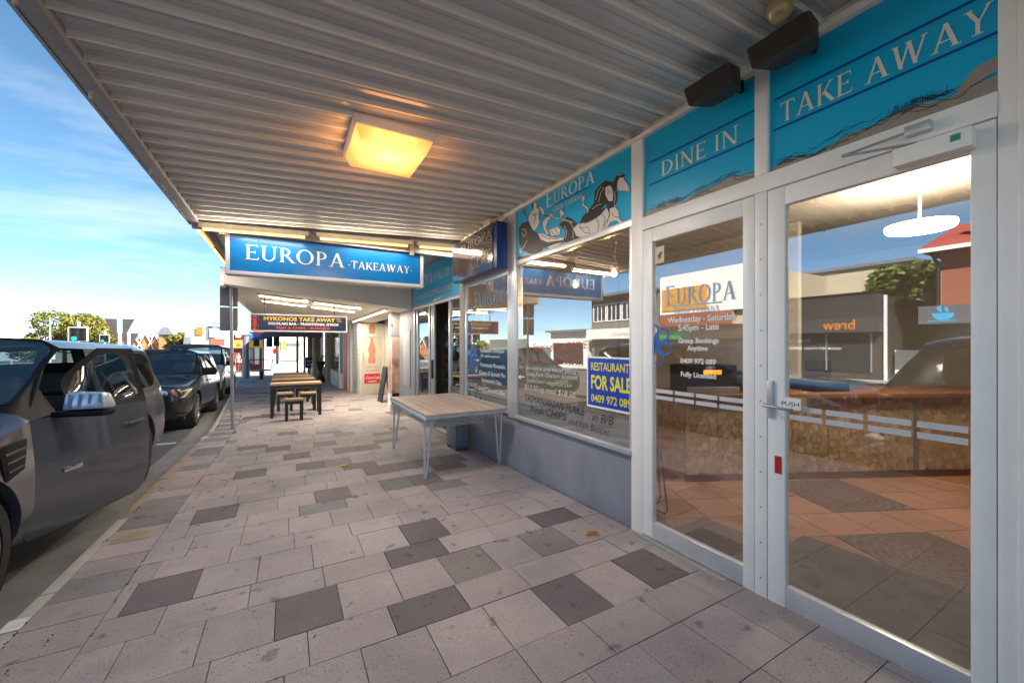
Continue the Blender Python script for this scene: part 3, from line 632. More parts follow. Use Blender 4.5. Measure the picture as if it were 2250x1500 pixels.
for tx, y_, z_, sz, wd, mt, rt in hw: sans('handwriting', tx, GF(y_, z_), sz, mt, w3, width=wd, lift=.002 if mt is not M_wtext else .002, shear=.25, bold=-.0012, rot=rt)
decal('arrow', [[(0, 0), (.05, .035), (.05, .012), (.14, .018), (.14, .006), (.05, .0), (.05, -.03)]], GF(4.03, 1.06), M_wtext, w3, .002)
w2 = tag(bpy.data.objects.new('window', None), 'narrower window with white menu lettering and blue print'); link(w2, shop)
P('glass_pane', D+.006, D+.012, 4.255, 5.64, .665, 2.29, M_glass, w2, bevel=0)
P('frame', D-.004, D+.03, 4.257, 4.285, .667, 2.288, M_alu, w2); P('frame', D-.004, D+.03, 5.56, 5.638, .667, 2.288, M_alu, w2)
P('frosted_base', D+.02, D+.026, 4.29, 5.555, .667, .93, M_greyfilm, w2, bevel=0)
P('blue_film', D+.015, D+.019, 4.29, 5.555, .94, 1.36, mk('blue_film', (.10, .25, .42), .5, var=.3, scale=3), w2, bevel=0)
P('blue_edge_print', D+.014, D+.018, 5.44, 5.556, .94, 2.05, M_octo, w2, bevel=0)
octopus(5.46, 1.25, .9, w2, 5)
serif('lettering', 'EUROPA', GF(5.28, 1.985), .17, mk('mid_blue_vinyl', (.05, .22, .45), .35, var=.05), w2, width=.98, first=1.2, lift=.002)
serif('lettering', 'GREEK TAVERNA', GF(5.06, 1.85), .06, M_pblue, w2, width=.62, lift=.002)
decal('star', [[(.03*math.cos(R(90+36*i))*(1 if i % 2 == 0 else .4), .03*math.sin(R(90+36*i))*(1 if i % 2 == 0 else .4)) for i in range(10)]], GF(4.80, 2.25), M_wtext, w2, .002)
for tx, yy_, zz_, wd, sz in (('Tasmanian Octopus', 5.11, 1.335, .72, .075), ('Our specialty appetizers', 5.05, 1.27, .55, .045), ('Homemade Moussaka', 5.10, 1.135, .73, .08), ('Cheese & Spinach Pie', 5.13, 1.025, .76, .08), ('Homemade Dips', 5.05, .925, .58, .08), ('Greek Cakes & Coffee', 5.15, .80, .78, .085), ('Ph. 6223 2457', 5.545, .83, .34, .075), ('Catering Available', 5.53, .765, .28, .04)):
    sans('lettering', tx, GF(yy_, zz_), sz, M_wtext, w2, width=wd, lift=.002)
# ---- neon sign box over window 2
nb = P('neon_sign_box', D-.16, D-.012, 4.262, 5.70, 2.37, 2.93, mk('neon_box_blue', (.012, .05, .22), .3, var=.1), shop, bevel=.004)
P('perspex_cover', D-.172, D-.164, 4.36, 5.70, 2.372, 2.928, mk('brown_perspex', (.07, .05, .05), .12, var=.35, scale=2, spec=.8), nb, bevel=0)
M_neonoff = mk('unlit_neon', (.52, .47, .42), .25, var=.1)
sans('neon_lettering', 'EUROPA', FAC(5.36, 2.745, D-.172), .15, M_neonoff, nb, width=.98, lift=.012, bold=-.004, rot=.0)
sans('neon_lettering', 'BURGERS', FAC(5.54, 2.45, D-.172), .26, mk('dim_neon', (.20, .15, .14), .3, var=.1), nb, width=1.12, lift=.010, bold=-.009)
em = thing('emergency_light', 'small cream emergency light box on the head rail above the neon sign', 'light', (D-.08, 4.58, 2.97))
P('case', D-.14, D-.02, 4.50, 4.68, 2.945, 3.03, mk('aged_cream', (.58, .52, .28), .5, var=.1), em, bevel=.008)
decal('arrow', [[(.05, .04), (.08, .06), (.08, .046), (.12, .046), (.12, .034), (.08, .034), (.08, .02)]], FAC(4.68, 2.945, D-.14), M_brownprint, em, .001)
MB().tube([(D-.05, 4.5, 3.0), (D-.06, 4.4, 3.03), (D-.03, 4.3, 3.01)], .006, 6).build('cable', M_batten, em, smooth=True)
# ---- interior: tiled floor, counter, pendant lamps
ifl = tag(MB().box(D+.02, 8.6, -2.5, 5.75, -.06, -.012).build('interior_floor', M_grout, shop), 'terracotta tiled floor inside the restaurant')
ca, sa = math.cos(R(-24.5)), math.sin(R(-24.5)); TS = .385
def rot2(u, v): return (3.236+u*ca-v*sa, 1.583+u*sa+v*ca)
cand = []
for i in range(-10, 16):
    for j in range(-12, 12):
        cx, cy = rot2((i+.5)*TS, (j+.5)*TS)
        if D+.28 < cx < 7.2 and -.4 < cy < 4.2: cand.append((i, j))
med = {(2, 1), (3, 1), (2, 2), (3, 2), (1, -2), (2, -2), (1, -1), (2, -1)}
tm = {}
for i, j in cand:
    if (i, j) in med: continue
    g_ = .004; b = MB(); q = [rot2(i*TS+g_, j*TS+g_), rot2((i+1)*TS-g_, j*TS+g_), rot2((i+1)*TS-g_, (j+1)*TS-g_), rot2(i*TS+g_, (j+1)*TS-g_)]
    b.prism(q, lambda p: (p[0], p[1], -.012), lambda p: (p[0], p[1], 0.0)); b.build('floor_tile', M_terracotta, ifl)
def medal_mat():
    m = mk('medallion_tile', (.2, .12, .08), .4, var=.05); nt = m.node_tree; N = nt.nodes; L = nt.links; b = N['Principled BSDF']
    tc = N.new('ShaderNodeTexCoord'); wv = N.new('ShaderNodeTexWave'); wv.wave_type = 'RINGS'; wv.rings_direction = 'SPHERICAL'; wv.inputs['Scale'].default_value = 5.5; wv.inputs['Distortion'].default_value = 7; wv.inputs['Detail'].default_value = 4; wv.inputs['Detail Scale'].default_value = 9
    L.new(tc.outputs['Object'], wv.inputs['Vector']); r = N.new('ShaderNodeValToRGB'); L.new(wv.outputs['Fac'], r.inputs[0]); r.color_ramp.elements[0].position = .42; r.color_ramp.elements[0].color = (.045, .028, .024, 1); r.color_ramp.elements[1].position = .58; r.color_ramp.elements[1].color = (.17, .10, .065, 1)
    L.new(r.outputs[0], b.inputs['Base Color']); return m
MM = medal_mat()
for ci, cj in ((3, 2), (2, -1)):
    c0 = rot2(ci*TS, cj*TS); o = MB().box(-.38, .38, -.38, .38, -.012, .001).build('medallion_tile', MM, ifl, world=False)
    o.location = (c0[0], c0[1], 0); o.rotation_euler = (0, 0, R(-24.5)); o.matrix_parent_inverse = Matrix.Identity(4)
P('door_mat', D+.13, 3.03, .3, 2.10, -.01, .006, M_mat, ifl, bevel=.003)
ctr = thing('service_counter', 'shop counter faced with crazy stone mosaic under a brown wooden top', 'counter', (4.6, 2.3, 0))
cdx, cdy = math.cos(R(-25.6)), math.sin(R(-25.6)); C0 = (3.64, 2.751)
def cpt(u, v): return (C0[0]+u*cdx-v*cdy*1.0, C0[1]+u*cdy+v*cdx)
def cslab(name, u0, u1, v0, v1, z0, z1, mat, par=ctr, bevel=0): 
    q = [cpt(u0, v0), cpt(u1, v0), cpt(u1, v1), cpt(u0, v1)]; return MB().prism(q, lambda p: (p[0], p[1], z0), lambda p: (p[0], p[1], z1)).build(name, mat, par, bevel=bevel)
cslab('core', 0, 3.9, .004, .6, 0.0, .86, M_mortar); cslab('wooden_top', -.05, 3.95, -.06, .64, .862, .915, M_counterwood, bevel=.006)
cslab('skirting', -.01, 3.9, -.012, .003, 0, .07, mk('counter_skirting', (.16, .07, .035), .5, var=.2)); cslab('metal_corner', 2.56, 2.62, -.015, .003, .07, .86, M_steel)
# crazy paving: cells of a jittered grid, shrunk and raised
def cells(W, H, st, seed):
    rnd = random.Random(seed); pts = []
    nx, nz = int(W/st)+1, int(H/st)+1
    for i in range(-1, nx+1):
        for j in range(-1, nz+1): pts.append(((i+.5+rnd.uniform(-.42, .42))*st, (j+.5+rnd.uniform(-.42, .42))*st))
    out = []
    for p in pts:
        if not (0 < p[0] < W and 0 < p[1] < H): continue
        poly = [(max(0, p[0]-2*st), max(0, p[1]-2*st)), (min(W, p[0]+2*st), max(0, p[1]-2*st)), (min(W, p[0]+2*st), min(H, p[1]+2*st)), (max(0, p[0]-2*st), min(H, p[1]+2*st))]
        for q in pts:
            if q is p or abs(q[0]-p[0]) > 2.6*st or abs(q[1]-p[1]) > 2.6*st: continue
            mx_, mz = (p[0]+q[0])/2, (p[1]+q[1])/2; nx_, nz_ = q[0]-p[0], q[1]-p[1]; new = []
            for a, b_ in zip(poly, poly[1:]+poly[:1]):
                da, db = (a[0]-mx_)*nx_+(a[1]-mz)*nz_, (b_[0]-mx_)*nx_+(b_[1]-mz)*nz_
                if da <= 0: new.append(a)
                if da*db < 0: t = da/(da-db); new.append((a[0]+(b_[0]-a[0])*t, a[1]+(b_[1]-a[1])*t))
            poly = new
            if len(poly) < 3: break
        if len(poly) >= 3: out.append((p, [(p[0]+(a-p[0])*.90, p[1]+(c-p[1])*.90) for a, c in poly]))
    return out
STC = [(.42, .31, .21), (.39, .27, .17), (.46, .36, .26), (.36, .25, .17), (.44, .33, .21), (.40, .30, .22)]
cl_ = cells(3.88, .79, .066, 4); rnd_ = random.Random(5); restb = MB()
cl_.sort(key=lambda c: c[0][0])
for n, (p, poly) in enumerate(cl_):
    colr = rnd_.choice(STC); k = rnd_.uniform(1.1, 1.5); colr = tuple(c*k for c in colr)
    b = MB() if n < 290 else restb
    b.prism(poly, lambda q: (*cpt(q[0], .004), q[1]+.07), lambda q: (*cpt(q[0], -.006), q[1]+.07), colr)
    if n < 290: b.build('mosaic_stone', M_stone, ctr)
restb.build('mosaic_beyond', M_stone, ctr, kind='stuff')
rb = MB()
for p, poly in cells(.62, .79, .066, 9):
    colr = rnd_.choice(STC); rb.prism(poly, lambda q: (*cpt(-.002, .004+q[0]), q[1]+.07), lambda q: (*cpt(-.012, .004+q[0]), q[1]+.07), colr)
rb.build('mosaic_return', M_stone, ctr, kind='stuff')
st = thing('bar_stool', 'wooden bar stool with bent black legs just inside the left door leaf', 'stool', (2.80, 2.45, 0))
MB().lathe([(0, .56), (.165, .56), (.17, .58), (.165, .62), (0, .625)], (0, 0, 0), 20).build('seat', M_counterwood, st, world=False, smooth=True)
for a in (20, 140, 260): MB().tube([(.1*math.cos(R(a)), .1*math.sin(R(a)), .56), (.19*math.cos(R(a)), .19*math.sin(R(a)), .05), (.16*math.cos(R(a)), .16*math.sin(R(a)), .012), (.02*math.cos(R(a)), .02*math.sin(R(a)), .012)], .009, 8).build('leg', M_blackmetal, st, world=False, smooth=True)
def on_counter(name, label, cat, u, v, parts):
    q = cpt(u, v); t = thing(name, label, cat, (q[0], q[1], .915), (0, 0, R(-25.6)))
    for nm, x0, x1, y0, y1, z0, z1, m in parts: box(nm, x0, x1, y0, y1, z0, z1, m, t, world=False, bevel=.006)
    return t
on_counter('coffee_machine', 'dark coffee machine standing on the counter behind the left door leaf', 'coffee machine', .35, .3, [('body', -.28, .28, -.2, .2, 0, .30, M_black), ('drip_tray', -.28, .28, -.26, -.19, 0, .07, M_steel), ('painted_lamp_reflection', -.1, .1, -.215, -.2, .2, .25, mk('amber_reflection', (.8, .35, .02), .4, var=0, emit=(1, .4, .02), estr=.25))])  # glowing amber strip imitates a lamp's reflection, not a lamp of the machine
on_counter('toaster_grill', 'steel toaster grill with a round dial on the counter', 'toaster', 1.0, .3, [('body', -.17, .17, -.15, .15, 0, .17, M_steel), ('lid', -.17, .17, -.15, .15, .175, .22, M_black), ('dial', .05, .10, -.165, -.15, .05, .10, M_black)])
on_counter('till', 'black cash till at the far end of the counter', 'till', 1.75, .3, [('body', -.2, .2, -.18, .2, 0, .12, M_black), ('screen', -.15, .15, .0, .03, .14, .34, M_black)])
M_globe = mk_glass('globe_glass', (1, .80, .55), .1)
def pendant(loc, label):
    t = thing('pendant_lamp', label, 'lamp', loc, group='copper pendant lamps in the window')
    MB().lathe([(.004, .16), (.032, .155), (.010, .02), (.012, .0), (.045, -.15), (.04, -.15), (.008, 0)], (0, 0, 0), 16).build('shade', M_copper, t, world=False, smooth=True)
    MB().tube([(0, 0, .15), (0, 0, 2.99-loc[2])], .004, 6).build('cord', M_black, t, world=False)
    MB().lathe([(.0, -.125), (.02, -.13), (.05, -.16), (.062, -.2), (.05, -.24), (.02, -.262), (.0, -.266)], (0, 0, 0), 16).build('globe', M_globe, t, world=False, smooth=True)
    MB().lathe([(0, -.16), (.022, -.18), (.026, -.20), (.02, -.225), (0, -.235)], (0, 0, 0), 10).build('filament', M_filament, t, world=False, smooth=True)
pendant((3.2, 4.03, 2.40), 'left copper pendant lamp with lit globe behind the large window'); pendant((3.2, 3.34, 2.44), 'right copper pendant lamp with lit globe behind the large window')
cl2 = thing('round_ceiling_light', 'round lit ceiling light inside the shop seen through the right door', 'light', (5.1, 1.36, 2.55))
MB().tube([(0, 0, 0), (0, 0, .44)], .012, 8).build('stem', M_steel, cl2, world=False)
MB().lathe([(0, -.05), (.23, -.05), (.24, -.03), (.24, 0)], (0, 0, 0), 28).build('diffuser', mk('round_light', (1, .9, .7), .5, var=0, emit=(1, .84, .62), estr=17), cl2, world=False)
# ---------------------------------------------------------------- awning over the footpath
XE = -.965                                        # outer edge
def cz(x): return 2.86+(x-XE)*(3.045-2.86)/(XF-XE)   # soffit rises towards the shopfront
aw = thing('awning', 'grey ribbed metal awning over the footpath in front of the restaurant', 'awning', (0, 2, 2.9))
YA, YB = -4.0, 5.86
pitch = .181; k = 0; y = YB
while y > YA:
    y0 = y-pitch; b = MB()
    # one tray: flat pan with two shallow swages, then the standing rib
    prof = [(y0+.026, .0), (y0+.07, .0), (y0+.076, .005), (y0+.084, .005), (y0+.09, 0), (y0+.125, .0), (y0+.131, .005), (y0+.139, .005), (y0+.145, 0), (y, 0)]
    v = []; f = []
    for yy, h in prof: v += [(XE+.03, yy, cz(XE+.03)+.03+h), (XF+.015, yy, cz(XF)+.03+h)]
    for i in range(len(prof)-1): f.append((2*i, 2*i+1, 2*i+3, 2*i+2))
    tray = mesh('soffit_tray', v, f, M_soffit, aw)
    v = []; f = []
    for yy, h in [(y0, .03), (y0+.004, 0), (y0+.022, 0), (y0+.026, .03)]: v += [(XE+.03, yy, cz(XE+.03)+h), (XF+.015, yy, cz(XF)+h)]
    for i in range(3): f.append((2*i, 2*i+1, 2*i+3, 2*i+2))
    mesh('rib', v, f, M_rib, tray)
    y = y0; k += 1
b = MB(); b.add([(XE, YA, 3.3), (XF+.02, YA, 3.3), (XF+.02, YB, 3.3), (XE, YB, 3.3), (XE, YA, 3.22), (XF+.02, YA, 3.22), (XF+.02, YB, 3.22), (XE, YB, 3.22)], [(0, 1, 2, 3), (4, 5, 6, 7), (0, 1, 5, 4), (1, 2, 6, 5), (2, 3, 7, 6), (3, 0, 4, 7)])
b.build('roof_sheet', M_roofgrey, aw)
box('fascia', XE-.012, XE+.075, YA, YB, 2.835, 3.24, M_fascia, aw, bevel=.006)
box('fascia_flashing', XE-.030, XE-.014, YA, YB+.01, 2.83, 2.86, M_steel, aw)
for yy in (1.5, 2.35, 3.05, 4.15, 5.0):
    hk = MB().tube([(XE+.02, yy, 2.835), (XE+.02, yy, 2.79)], .009, 8).build('hanging_bolt', M_batten, aw)
box('end_beam', XE-.01, XF+.01, YB, YB+.07, 2.80, 2.93, M_fascia, aw, bevel=.005)
b = MB()
for (xa, za), (xb, zb) in (((XE, 2.80), (XF, 2.99)),): b.bar((xa, YB+.035, za+.14), (xb, YB+.035, zb+.05), .06, .1)
b.build('end_beam_upper', M_fascia, aw)
for x in (-.68, 1.60): box('hanger_strap', x-.03, x+.03, YB-.012, YB-.002, 2.76, 2.99, M_batten, aw)
box('wall_trim', XF-.03, XF+.012, .3, YB, 3.0, 3.035, M_rib, aw, bevel=.004)
# second awning section over the takeaway door
aw2 = thing('awning', 'darker awning section over the takeaway door beyond the hanging sign', 'awning', (0, 7.4, 2.9))
y = 8.75
while y > YB+.1:
    y0 = max(YB+.08, y-.24); box('soffit_tray', XE+.06, 2.45, y0, y-.012, 3.03, 3.05, M_soffit, aw2); y -= .24
box('roof_sheet', XE, 2.5, YB+.08, 8.78, 3.1, 3.2, M_roofgrey, aw2); box('fascia', XE-.01, XE+.05, YB+.08, 8.78, 2.90, 3.2, M_fascia, aw2)
# ---------------------------------------------------------------- fluorescent battens and the ceiling light
def batten(p, q, label, warm=True, group='fluorescent battens under the awnings', w=.07, par=None):
    p, q = Vector(p), Vector(q); mid = (p+q)/2; t = thing('fluorescent_light', label, 'light', mid, group=group)
    d = (q-p).normalized(); up = Vector((0, 0, 1)); s_ = d.cross(up).normalized()
    MB().bar(p+up*.035, q+up*.035, w, .05).build('batten', M_batten, t)
    MB().tube([p+d*.04-up*.012, q-d*.04-up*.012], .017, 10).build('tube', M_tube if warm else M_tubew, t, smooth=True)
    al = bpy.data.lights.new('tube_light', 'AREA'); al.shape = 'RECTANGLE'; ln = (q-p).length; al.size = .04; al.size_y = ln-.1; al.energy = (1.2 if warm else 5.5)*ln; al.color = (1, .80, .60) if warm else (1, .86, .66)
    ao = bpy.data.objects.new('tube_light', al); ao.location = mid-up*.034; ao.rotation_euler = (0, 0, math.atan2(d.y, d.x)-R(90)); link(ao, t)
    if warm and abs(d.x) > .9:                   # tubes on the beam also shine out along the awning
        a2 = al.copy(); a2.energy = 1.1*ln; a2.size, a2.size_y = ln-.1, .03; o2 = bpy.data.objects.new('tube_light', a2); o2.location = mid-up*.012-Vector((0, .045, 0)); o2.rotation_euler = (R(-90), 0, 0); link(o2, t)
    return t
zt = 2.775
batten((-.90, 5.79, 2.79), (.235, 5.79, 2.835), 'lit yellow tube along the beam above the left half of the hanging sign')
batten((.33, 5.79, 2.84), (1.56, 5.79, 2.885), 'lit yellow tube along the beam above the right half of the hanging sign')
batten((1.66, 5.79, 2.89), (2.30, 5.79, 2.915), 'short lit yellow tube on the beam next to the shopfront')
batten((XE-.0, 6.05, 2.88), (XE-.0, 7.3, 2.88), 'nearer lit tube along the street edge beyond the beam')
batten((XE-.0, 7.42, 2.89), (XE-.0, 8.6, 2.89), 'farther lit tube along the street edge beyond the beam')
lamp = thing('ceiling_light', 'square ceiling floodlight with lit orange yellow diffuser under the awning', 'light', (.65, 3.06, 2.98))
lx0, lx1, ly0, ly1 = .375, .935, 2.77, 3.36
zl = cz(.65)
MB().box(lx0, lx1, ly0, ly1, zl-.05, zl+.01).build('housing', M_white, lamp, bevel=.008)
b = MB(); q0 = [(lx0+.02, ly0+.02), (lx1-.02, ly0+.02), (lx1-.02, ly1-.02), (lx0+.02, ly1-.02)]; q1 = [(lx0+.05, ly0+.05), (lx1-.05, ly0+.05), (lx1-.05, ly1-.05), (lx0+.05, ly1-.05)]
b.add([(p[0], p[1], zl-.051) for p in q0]+[(p[0], p[1], zl-.125) for p in q1], [(4, 5, 6, 7), (0, 1, 5, 4), (1, 2, 6, 5), (2, 3, 7, 6), (3, 0, 4, 7)])
def lampmat():
    m = mk('lit_prismatic_diffuser', (1, .6, .25), .35, var=0); nt = m.node_tree; N = nt.nodes; L = nt.links; bs = N['Principled BSDF']
    tc = N.new('ShaderNodeTexCoord'); mp = N.new('ShaderNodeMapping'); mp.inputs['Location'].default_value = (-.65, -3.0, 0); L.new(tc.outputs['Object'], mp.inputs[0])
    ln = N.new('ShaderNodeVectorMath'); ln.operation = 'LENGTH'; mp.inputs['Scale'].default_value = (1, 1, 0); L.new(mp.outputs[0], ln.inputs[0])
    nz = N.new('ShaderNodeTexNoise'); nz.inputs['Scale'].default_value = 7; L.new(tc.outputs['Object'], nz.inputs['Vector'])
    ad = N.new('ShaderNodeMath'); ad.operation = 'MULTIPLY_ADD'; L.new(nz.outputs['Fac'], ad.inputs[0]); ad.inputs[1].default_value = .22; L.new(ln.outputs['Value'], ad.inputs[2])
    r = N.new('ShaderNodeValToRGB'); L.new(ad.outputs[0], r.inputs[0]); e = r.color_ramp.elements; e[0].position = .14; e[0].color = (1, .58, .15, 1); e[1].position = .44; e[1].color = (.40, .135, .022, 1); x = e.new(.25); x.color = (.75, .36, .085, 1)
    L.new(r.outputs[0], bs.inputs['Emission Color']); bs.inputs['Emission Strength'].default_value = .5; return m
b.build('diffuser', lampmat(), lamp)
def own_light(name, par, loc, sx, sy, watts, col, rot=(0, 0, 0)):      # the light a lit lamp sheds
    al = bpy.data.lights.new(name, 'AREA'); al.shape = 'RECTANGLE'; al.size = sx; al.size_y = sy; al.energy = watts; al.color = col
    ao = bpy.data.objects.new(name, al); ao.location = loc; ao.rotation_euler = rot; link(ao, par)
own_light('lamp_light', lamp, (.655, 3.065, zl-.135), .44, .46, 7.0, (1, .92, .84))
for dx, dy, rz in ((-.30, 0, 90), (.30, 0, -90), (0, -.315, 180), (0, .315, 0)):       # light leaving the sides of the lens, along the soffit
    own_light('lamp_side_light', lamp, (.655+dx, 3.065+dy, zl-.09), .42, .05, .10, (1, .36, .08), (R(98), 0, R(rz)))
# ---------------------------------------------------------------- hanging signs, speakers
hs = thing('hanging_sign', 'blue hanging sign box with white EUROPA TAKEAWAY lettering in a white frame', 'sign', (.57, 5.97, 2.3))
box('box_body', -.645, 1.775, 5.93, 6.07, 2.315, 2.855, M_whitesteel, hs, bevel=.006)
sf = box('sign_face', -.615, 1.745, 5.924, 5.93, 2.345, 2.825, M_blue, hs)
sfb = box('sign_face', -.615, 1.745, 6.07, 6.076, 2.345, 2.825, M_blue, hs)
for nm, a in (('a', (-.66, -.615, 2.30, 2.87)), ('b', (1.745, 1.79, 2.30, 2.87)), ('c', (-.615, 1.745, 2.30, 2.345)), ('d', (-.615, 1.745, 2.825, 2.87))): box('frame', a[0], a[1], 5.912, 6.088, a[2], a[3], M_whitesteel, hs, bevel=.004)
for fr, par, n_ in ((FRONT(-.46, 5.924, 2.498), sf, 1), ((Vector((1.59, 6.076, 2.498)), Vector((-1, 0, 0)), Vector((0, 0, 1)), Vector((0, 1, 0))), sfb, -1)):
    o_, u_, v_, nn = fr
    serif('lettering', 'EUROPA', fr, .185, M_cream, par, width=1.16)
    serif('lettering', '.TAKEAWAY.', (o_+u_*1.19+v_*.0, u_, v_, nn), .105, M_cream, par, width=.90)
for x in (-.4, .57, 1.5): MB().tube([(x, 6.0, 2.86), (x, 6.0, 3.03)], .012, 8).build('hanging_rod', M_steel, hs)
def speaker(y0, y1, label):
    t = thing('wall_speaker', label, 'speaker', (2.2, (y0+y1)/2, 2.9), group='brown outdoor speakers over the doors')
    b = MB(); yc = (y0+y1)/2
    # wedge shaped cabinet: wide sloping grille towards the street, narrow back
    f = [(2.04, y0-.02, 2.945), (2.04, y1+.02, 2.945), (2.09, y1+.02, 2.86), (2.09, y0-.02, 2.86)]; k = [(2.235, y0+.03, 3.01), (2.235, y1-.03, 3.01), (2.25, y1-.03, 2.875), (2.25, y0+.03, 2.875)]
    b.add(f+k, [(0, 1, 2, 3), (4, 5, 6, 7), (0, 1, 5, 4), (1, 2, 6, 5), (2, 3, 7, 6), (3, 0, 4, 7)]); cab = b.build('cabinet', M_speaker, t, bevel=.012)
    g_ = MB(); g_.add([(2.034, y0-.005, 2.94), (2.034, y1+.005, 2.94), (2.083, y1+.005, 2.862), (2.083, y0-.005, 2.862)], [(0, 1, 2, 3)]); g_.build('grille', mk('speaker_grille', (.03, .026, .022), .8, var=.5, scale=220), cab)
    MB().bar((2.24, yc, 2.94), (2.35, yc, 2.99), .05, .03).bar((2.345, yc-.03, 2.93), (2.345, yc-.03, 3.03), .02).build('bracket', M_black, t)
speaker(1.30, 1.54, 'left brown wedge speaker above the dine in panel'); speaker(.92, 1.17, 'right brown wedge speaker above the take away panel')
gl_ = thing('security_globe', 'round glass security globe at the awning edge over the right speaker', 'lamp', (1.95, .98, 3.0))
MB().lathe([(0, -.07), (.03, -.065), (.05, -.04), (.055, 0), (.04, .03), (.02, .04), (.02, .07)], (0, 0, -.02), 16).build('globe', mk('amber_globe', (.35, .25, .10), .1, var=.2, spec=.8), gl_, world=False, smooth=True)
# ---------------------------------------------------------------- takeaway door, grey pillar, meter box
tk = thing('takeaway_shop', 'takeaway doorway with turquoise sign and drink shelves next to a grey pillar', 'building', (2.4, 7.5, 0))
def Q(name, x0, x1, y0, y1, z0, z1, mat, par=tk, bevel=.004): return box(name, x0, x1, y0, y1, z0, z1, mat, par, bevel=bevel)
Q('wall_over', 2.42, 2.6, 5.83, 9.42, 2.98, 6.0, M_grey, bevel=0); Q('wall', 2.39, 2.9, 8.62, 9.9, -.4, 2.98, M_grey)
Q('painted_panel', 2.375, 2.389, 8.85, 9.45, .5, 1.75, mk('pale_grey_panel', (.36, .36, .37), .6, var=.08), bevel=.002)
s2 = Q('sign_panel', 2.385, 2.42, 5.84, 8.6, 2.25, 2.98, M_turq)
fr2 = lambda y, z: FAC(y, z, 2.385)
serif('lettering', 'EUROPA', fr2(8.38, 2.60), .21, M_cream, s2, width=1.1); serif('lettering', '.TAKEAWAY', fr2(7.25, 2.62), .15, M_cream, s2, width=1.2)
sans('lettering', '- FOR BBQ OCTOPUS & GYROS -', fr2(8.32, 2.36), .15, M_cream, s2, width=2.25)
for y in (5.9, 6.42, 7.35, 7.52, 8.35, 8.58): Q('door_frame', 2.39, 2.45, y-.03, y+.03, -.25, 2.25, M_alu)
Q('door_head', 2.388, 2.45, 5.84, 8.62, 2.19, 2.248, M_alu)
for ya, yb in ((5.93, 6.39), (7.55, 8.32)): Q('glass_pane', 2.415, 2.421, ya, yb, -.1, 2.19, M_glass, bevel=0)
Q('door_leaf_edge', 2.40, 2.44, 7.25, 7.31, -.2, 2.19, M_alu); Q('door_pull', 2.36, 2.39, 7.27, 7.30, .8, 1.15, M_black)
Q('door_sill', 2.38, 2.5, 5.84, 8.62, -.3, -.09, M_concrete); Q('base_panel', 2.40, 2.45, 5.93, 6.39, -.12, .45, M_grey)
Q('floor', 2.5, 5.5, 5.86, 9.38, -.2, -.1, M_grout); Q('inner_wall', 5.4, 5.5, 5.86, 9.38, -.1, 2.98, M_intwall); Q('inner_ceiling', 2.5, 5.5, 5.86, 9.38, 2.9, 2.97, M_intceil)
Q('price_print', 2.412, 2.4145, 6.0, 6.36, .2, .75, mk('price_print', (.12, .13, .13), .5, var=.5, scale=8), bevel=0)
rk = thing('drink_shelf', 'dark shelf rack of bottles and red cans inside the takeaway door', 'shelf', (3.3, 8.2, -.1))
for z in (.28, .62, .98, 1.36, 1.74): box('shelf_board', 3.1, 3.5, 7.5, 8.9, z, z+.03, M_steel, rk)
box('back_panel', 3.5, 3.53, 7.5, 8.9, -.1, 2.1, M_black, rk); box('side_panel', 3.1, 3.5, 7.47, 7.5, -.1, 2.1, M_black, rk)
rb_ = random.Random(3)
for row, (z, cs, hh) in enumerate(((1.77, [(.03, .16, .22), (.05, .22, .26)], .2), (1.39, [(.45, .02, .02), (.5, .45, .42)], .14), (1.01, [(.4, .02, .02), (.05, .03, .02), (.5, .4, .3)], .14), (.65, [(.06, .03, .02)], .12))):
    for j in range(13):
        c = rb_.choice(cs); mt = mk('bottle_%d_%d' % (row, cs.index(c)), c, .25, var=.1)
        tag(MB().lathe([(0, 0), (.036, 0), (.038, hh*.6), (.016, hh*.8), (.015, hh), (0, hh)], (3.2, 7.6+j*.1, z), 8).build('bottle' if hh != .14 else 'drink_can', mt), ['teal bottle on the top board of the drink shelf', 'red or white can on the second board of the drink shelf', 'drink can on the third board of the drink shelf', 'dark bottle on the lowest filled board of the shelf'][row], 'bottle' if hh != .14 else 'can', 'drinks on shelf board %s' % 'top second third fourth'.split()[row])
mb = thing('meter_box', 'grey steel meter box on the pier above the food poster', 'meter box', (2.3, 9.98, 1.64))
box('case', 2.19, 2.44, 9.90, 10.08, 1.65, 2.21, mk('meter_grey', (.42, .40, .36), .5, var=.1), mb, bevel=.008); MB().tube([(2.3, 10, 2.21), (2.3, 10, 2.27), (2.40, 10, 2.29)], .025, 8).build('conduit', M_batten, mb, smooth=True)
box('latch', 2.20, 2.22, 9.885, 9.90, 1.88, 1.96, M_black, mb)
# ---------------------------------------------------------------- neighbouring takeaway: sloping awning, shopfront, sign
mk_ = thing('corner_shop_building', 'cream tiled corner takeaway with sloping white awning beyond the restaurant', 'building', (2.2, 14, -.3))
def Y(name, x0, x1, y0, y1, z0, z1, mat, par=mk_, bevel=.004): return box(name, x0, x1, y0, y1, z0, z1, mat, par, bevel=bevel)
def msz(x): return 2.53-(x+1.0)*(2.53-2.22)/3.38
def msheet(name, y0, y1, dz, th, mat, x0=-1.0, x1=2.6, sh=0.0):
    v = [(x0-sh*0, y0, msz(x0)+dz), (x1, y0, msz(x1)+dz), (x1, y1, msz(x1)+dz), (x0, y1, msz(x0)+dz)]; v += [(a, b_, c+th) for a, b_, c in v]
    return MB().add(v, [(0, 1, 2, 3), (4, 5, 6, 7), (0, 1, 5, 4), (1, 2, 6, 5), (2, 3, 7, 6), (3, 0, 4, 7)]).build(name, mat, mk_)
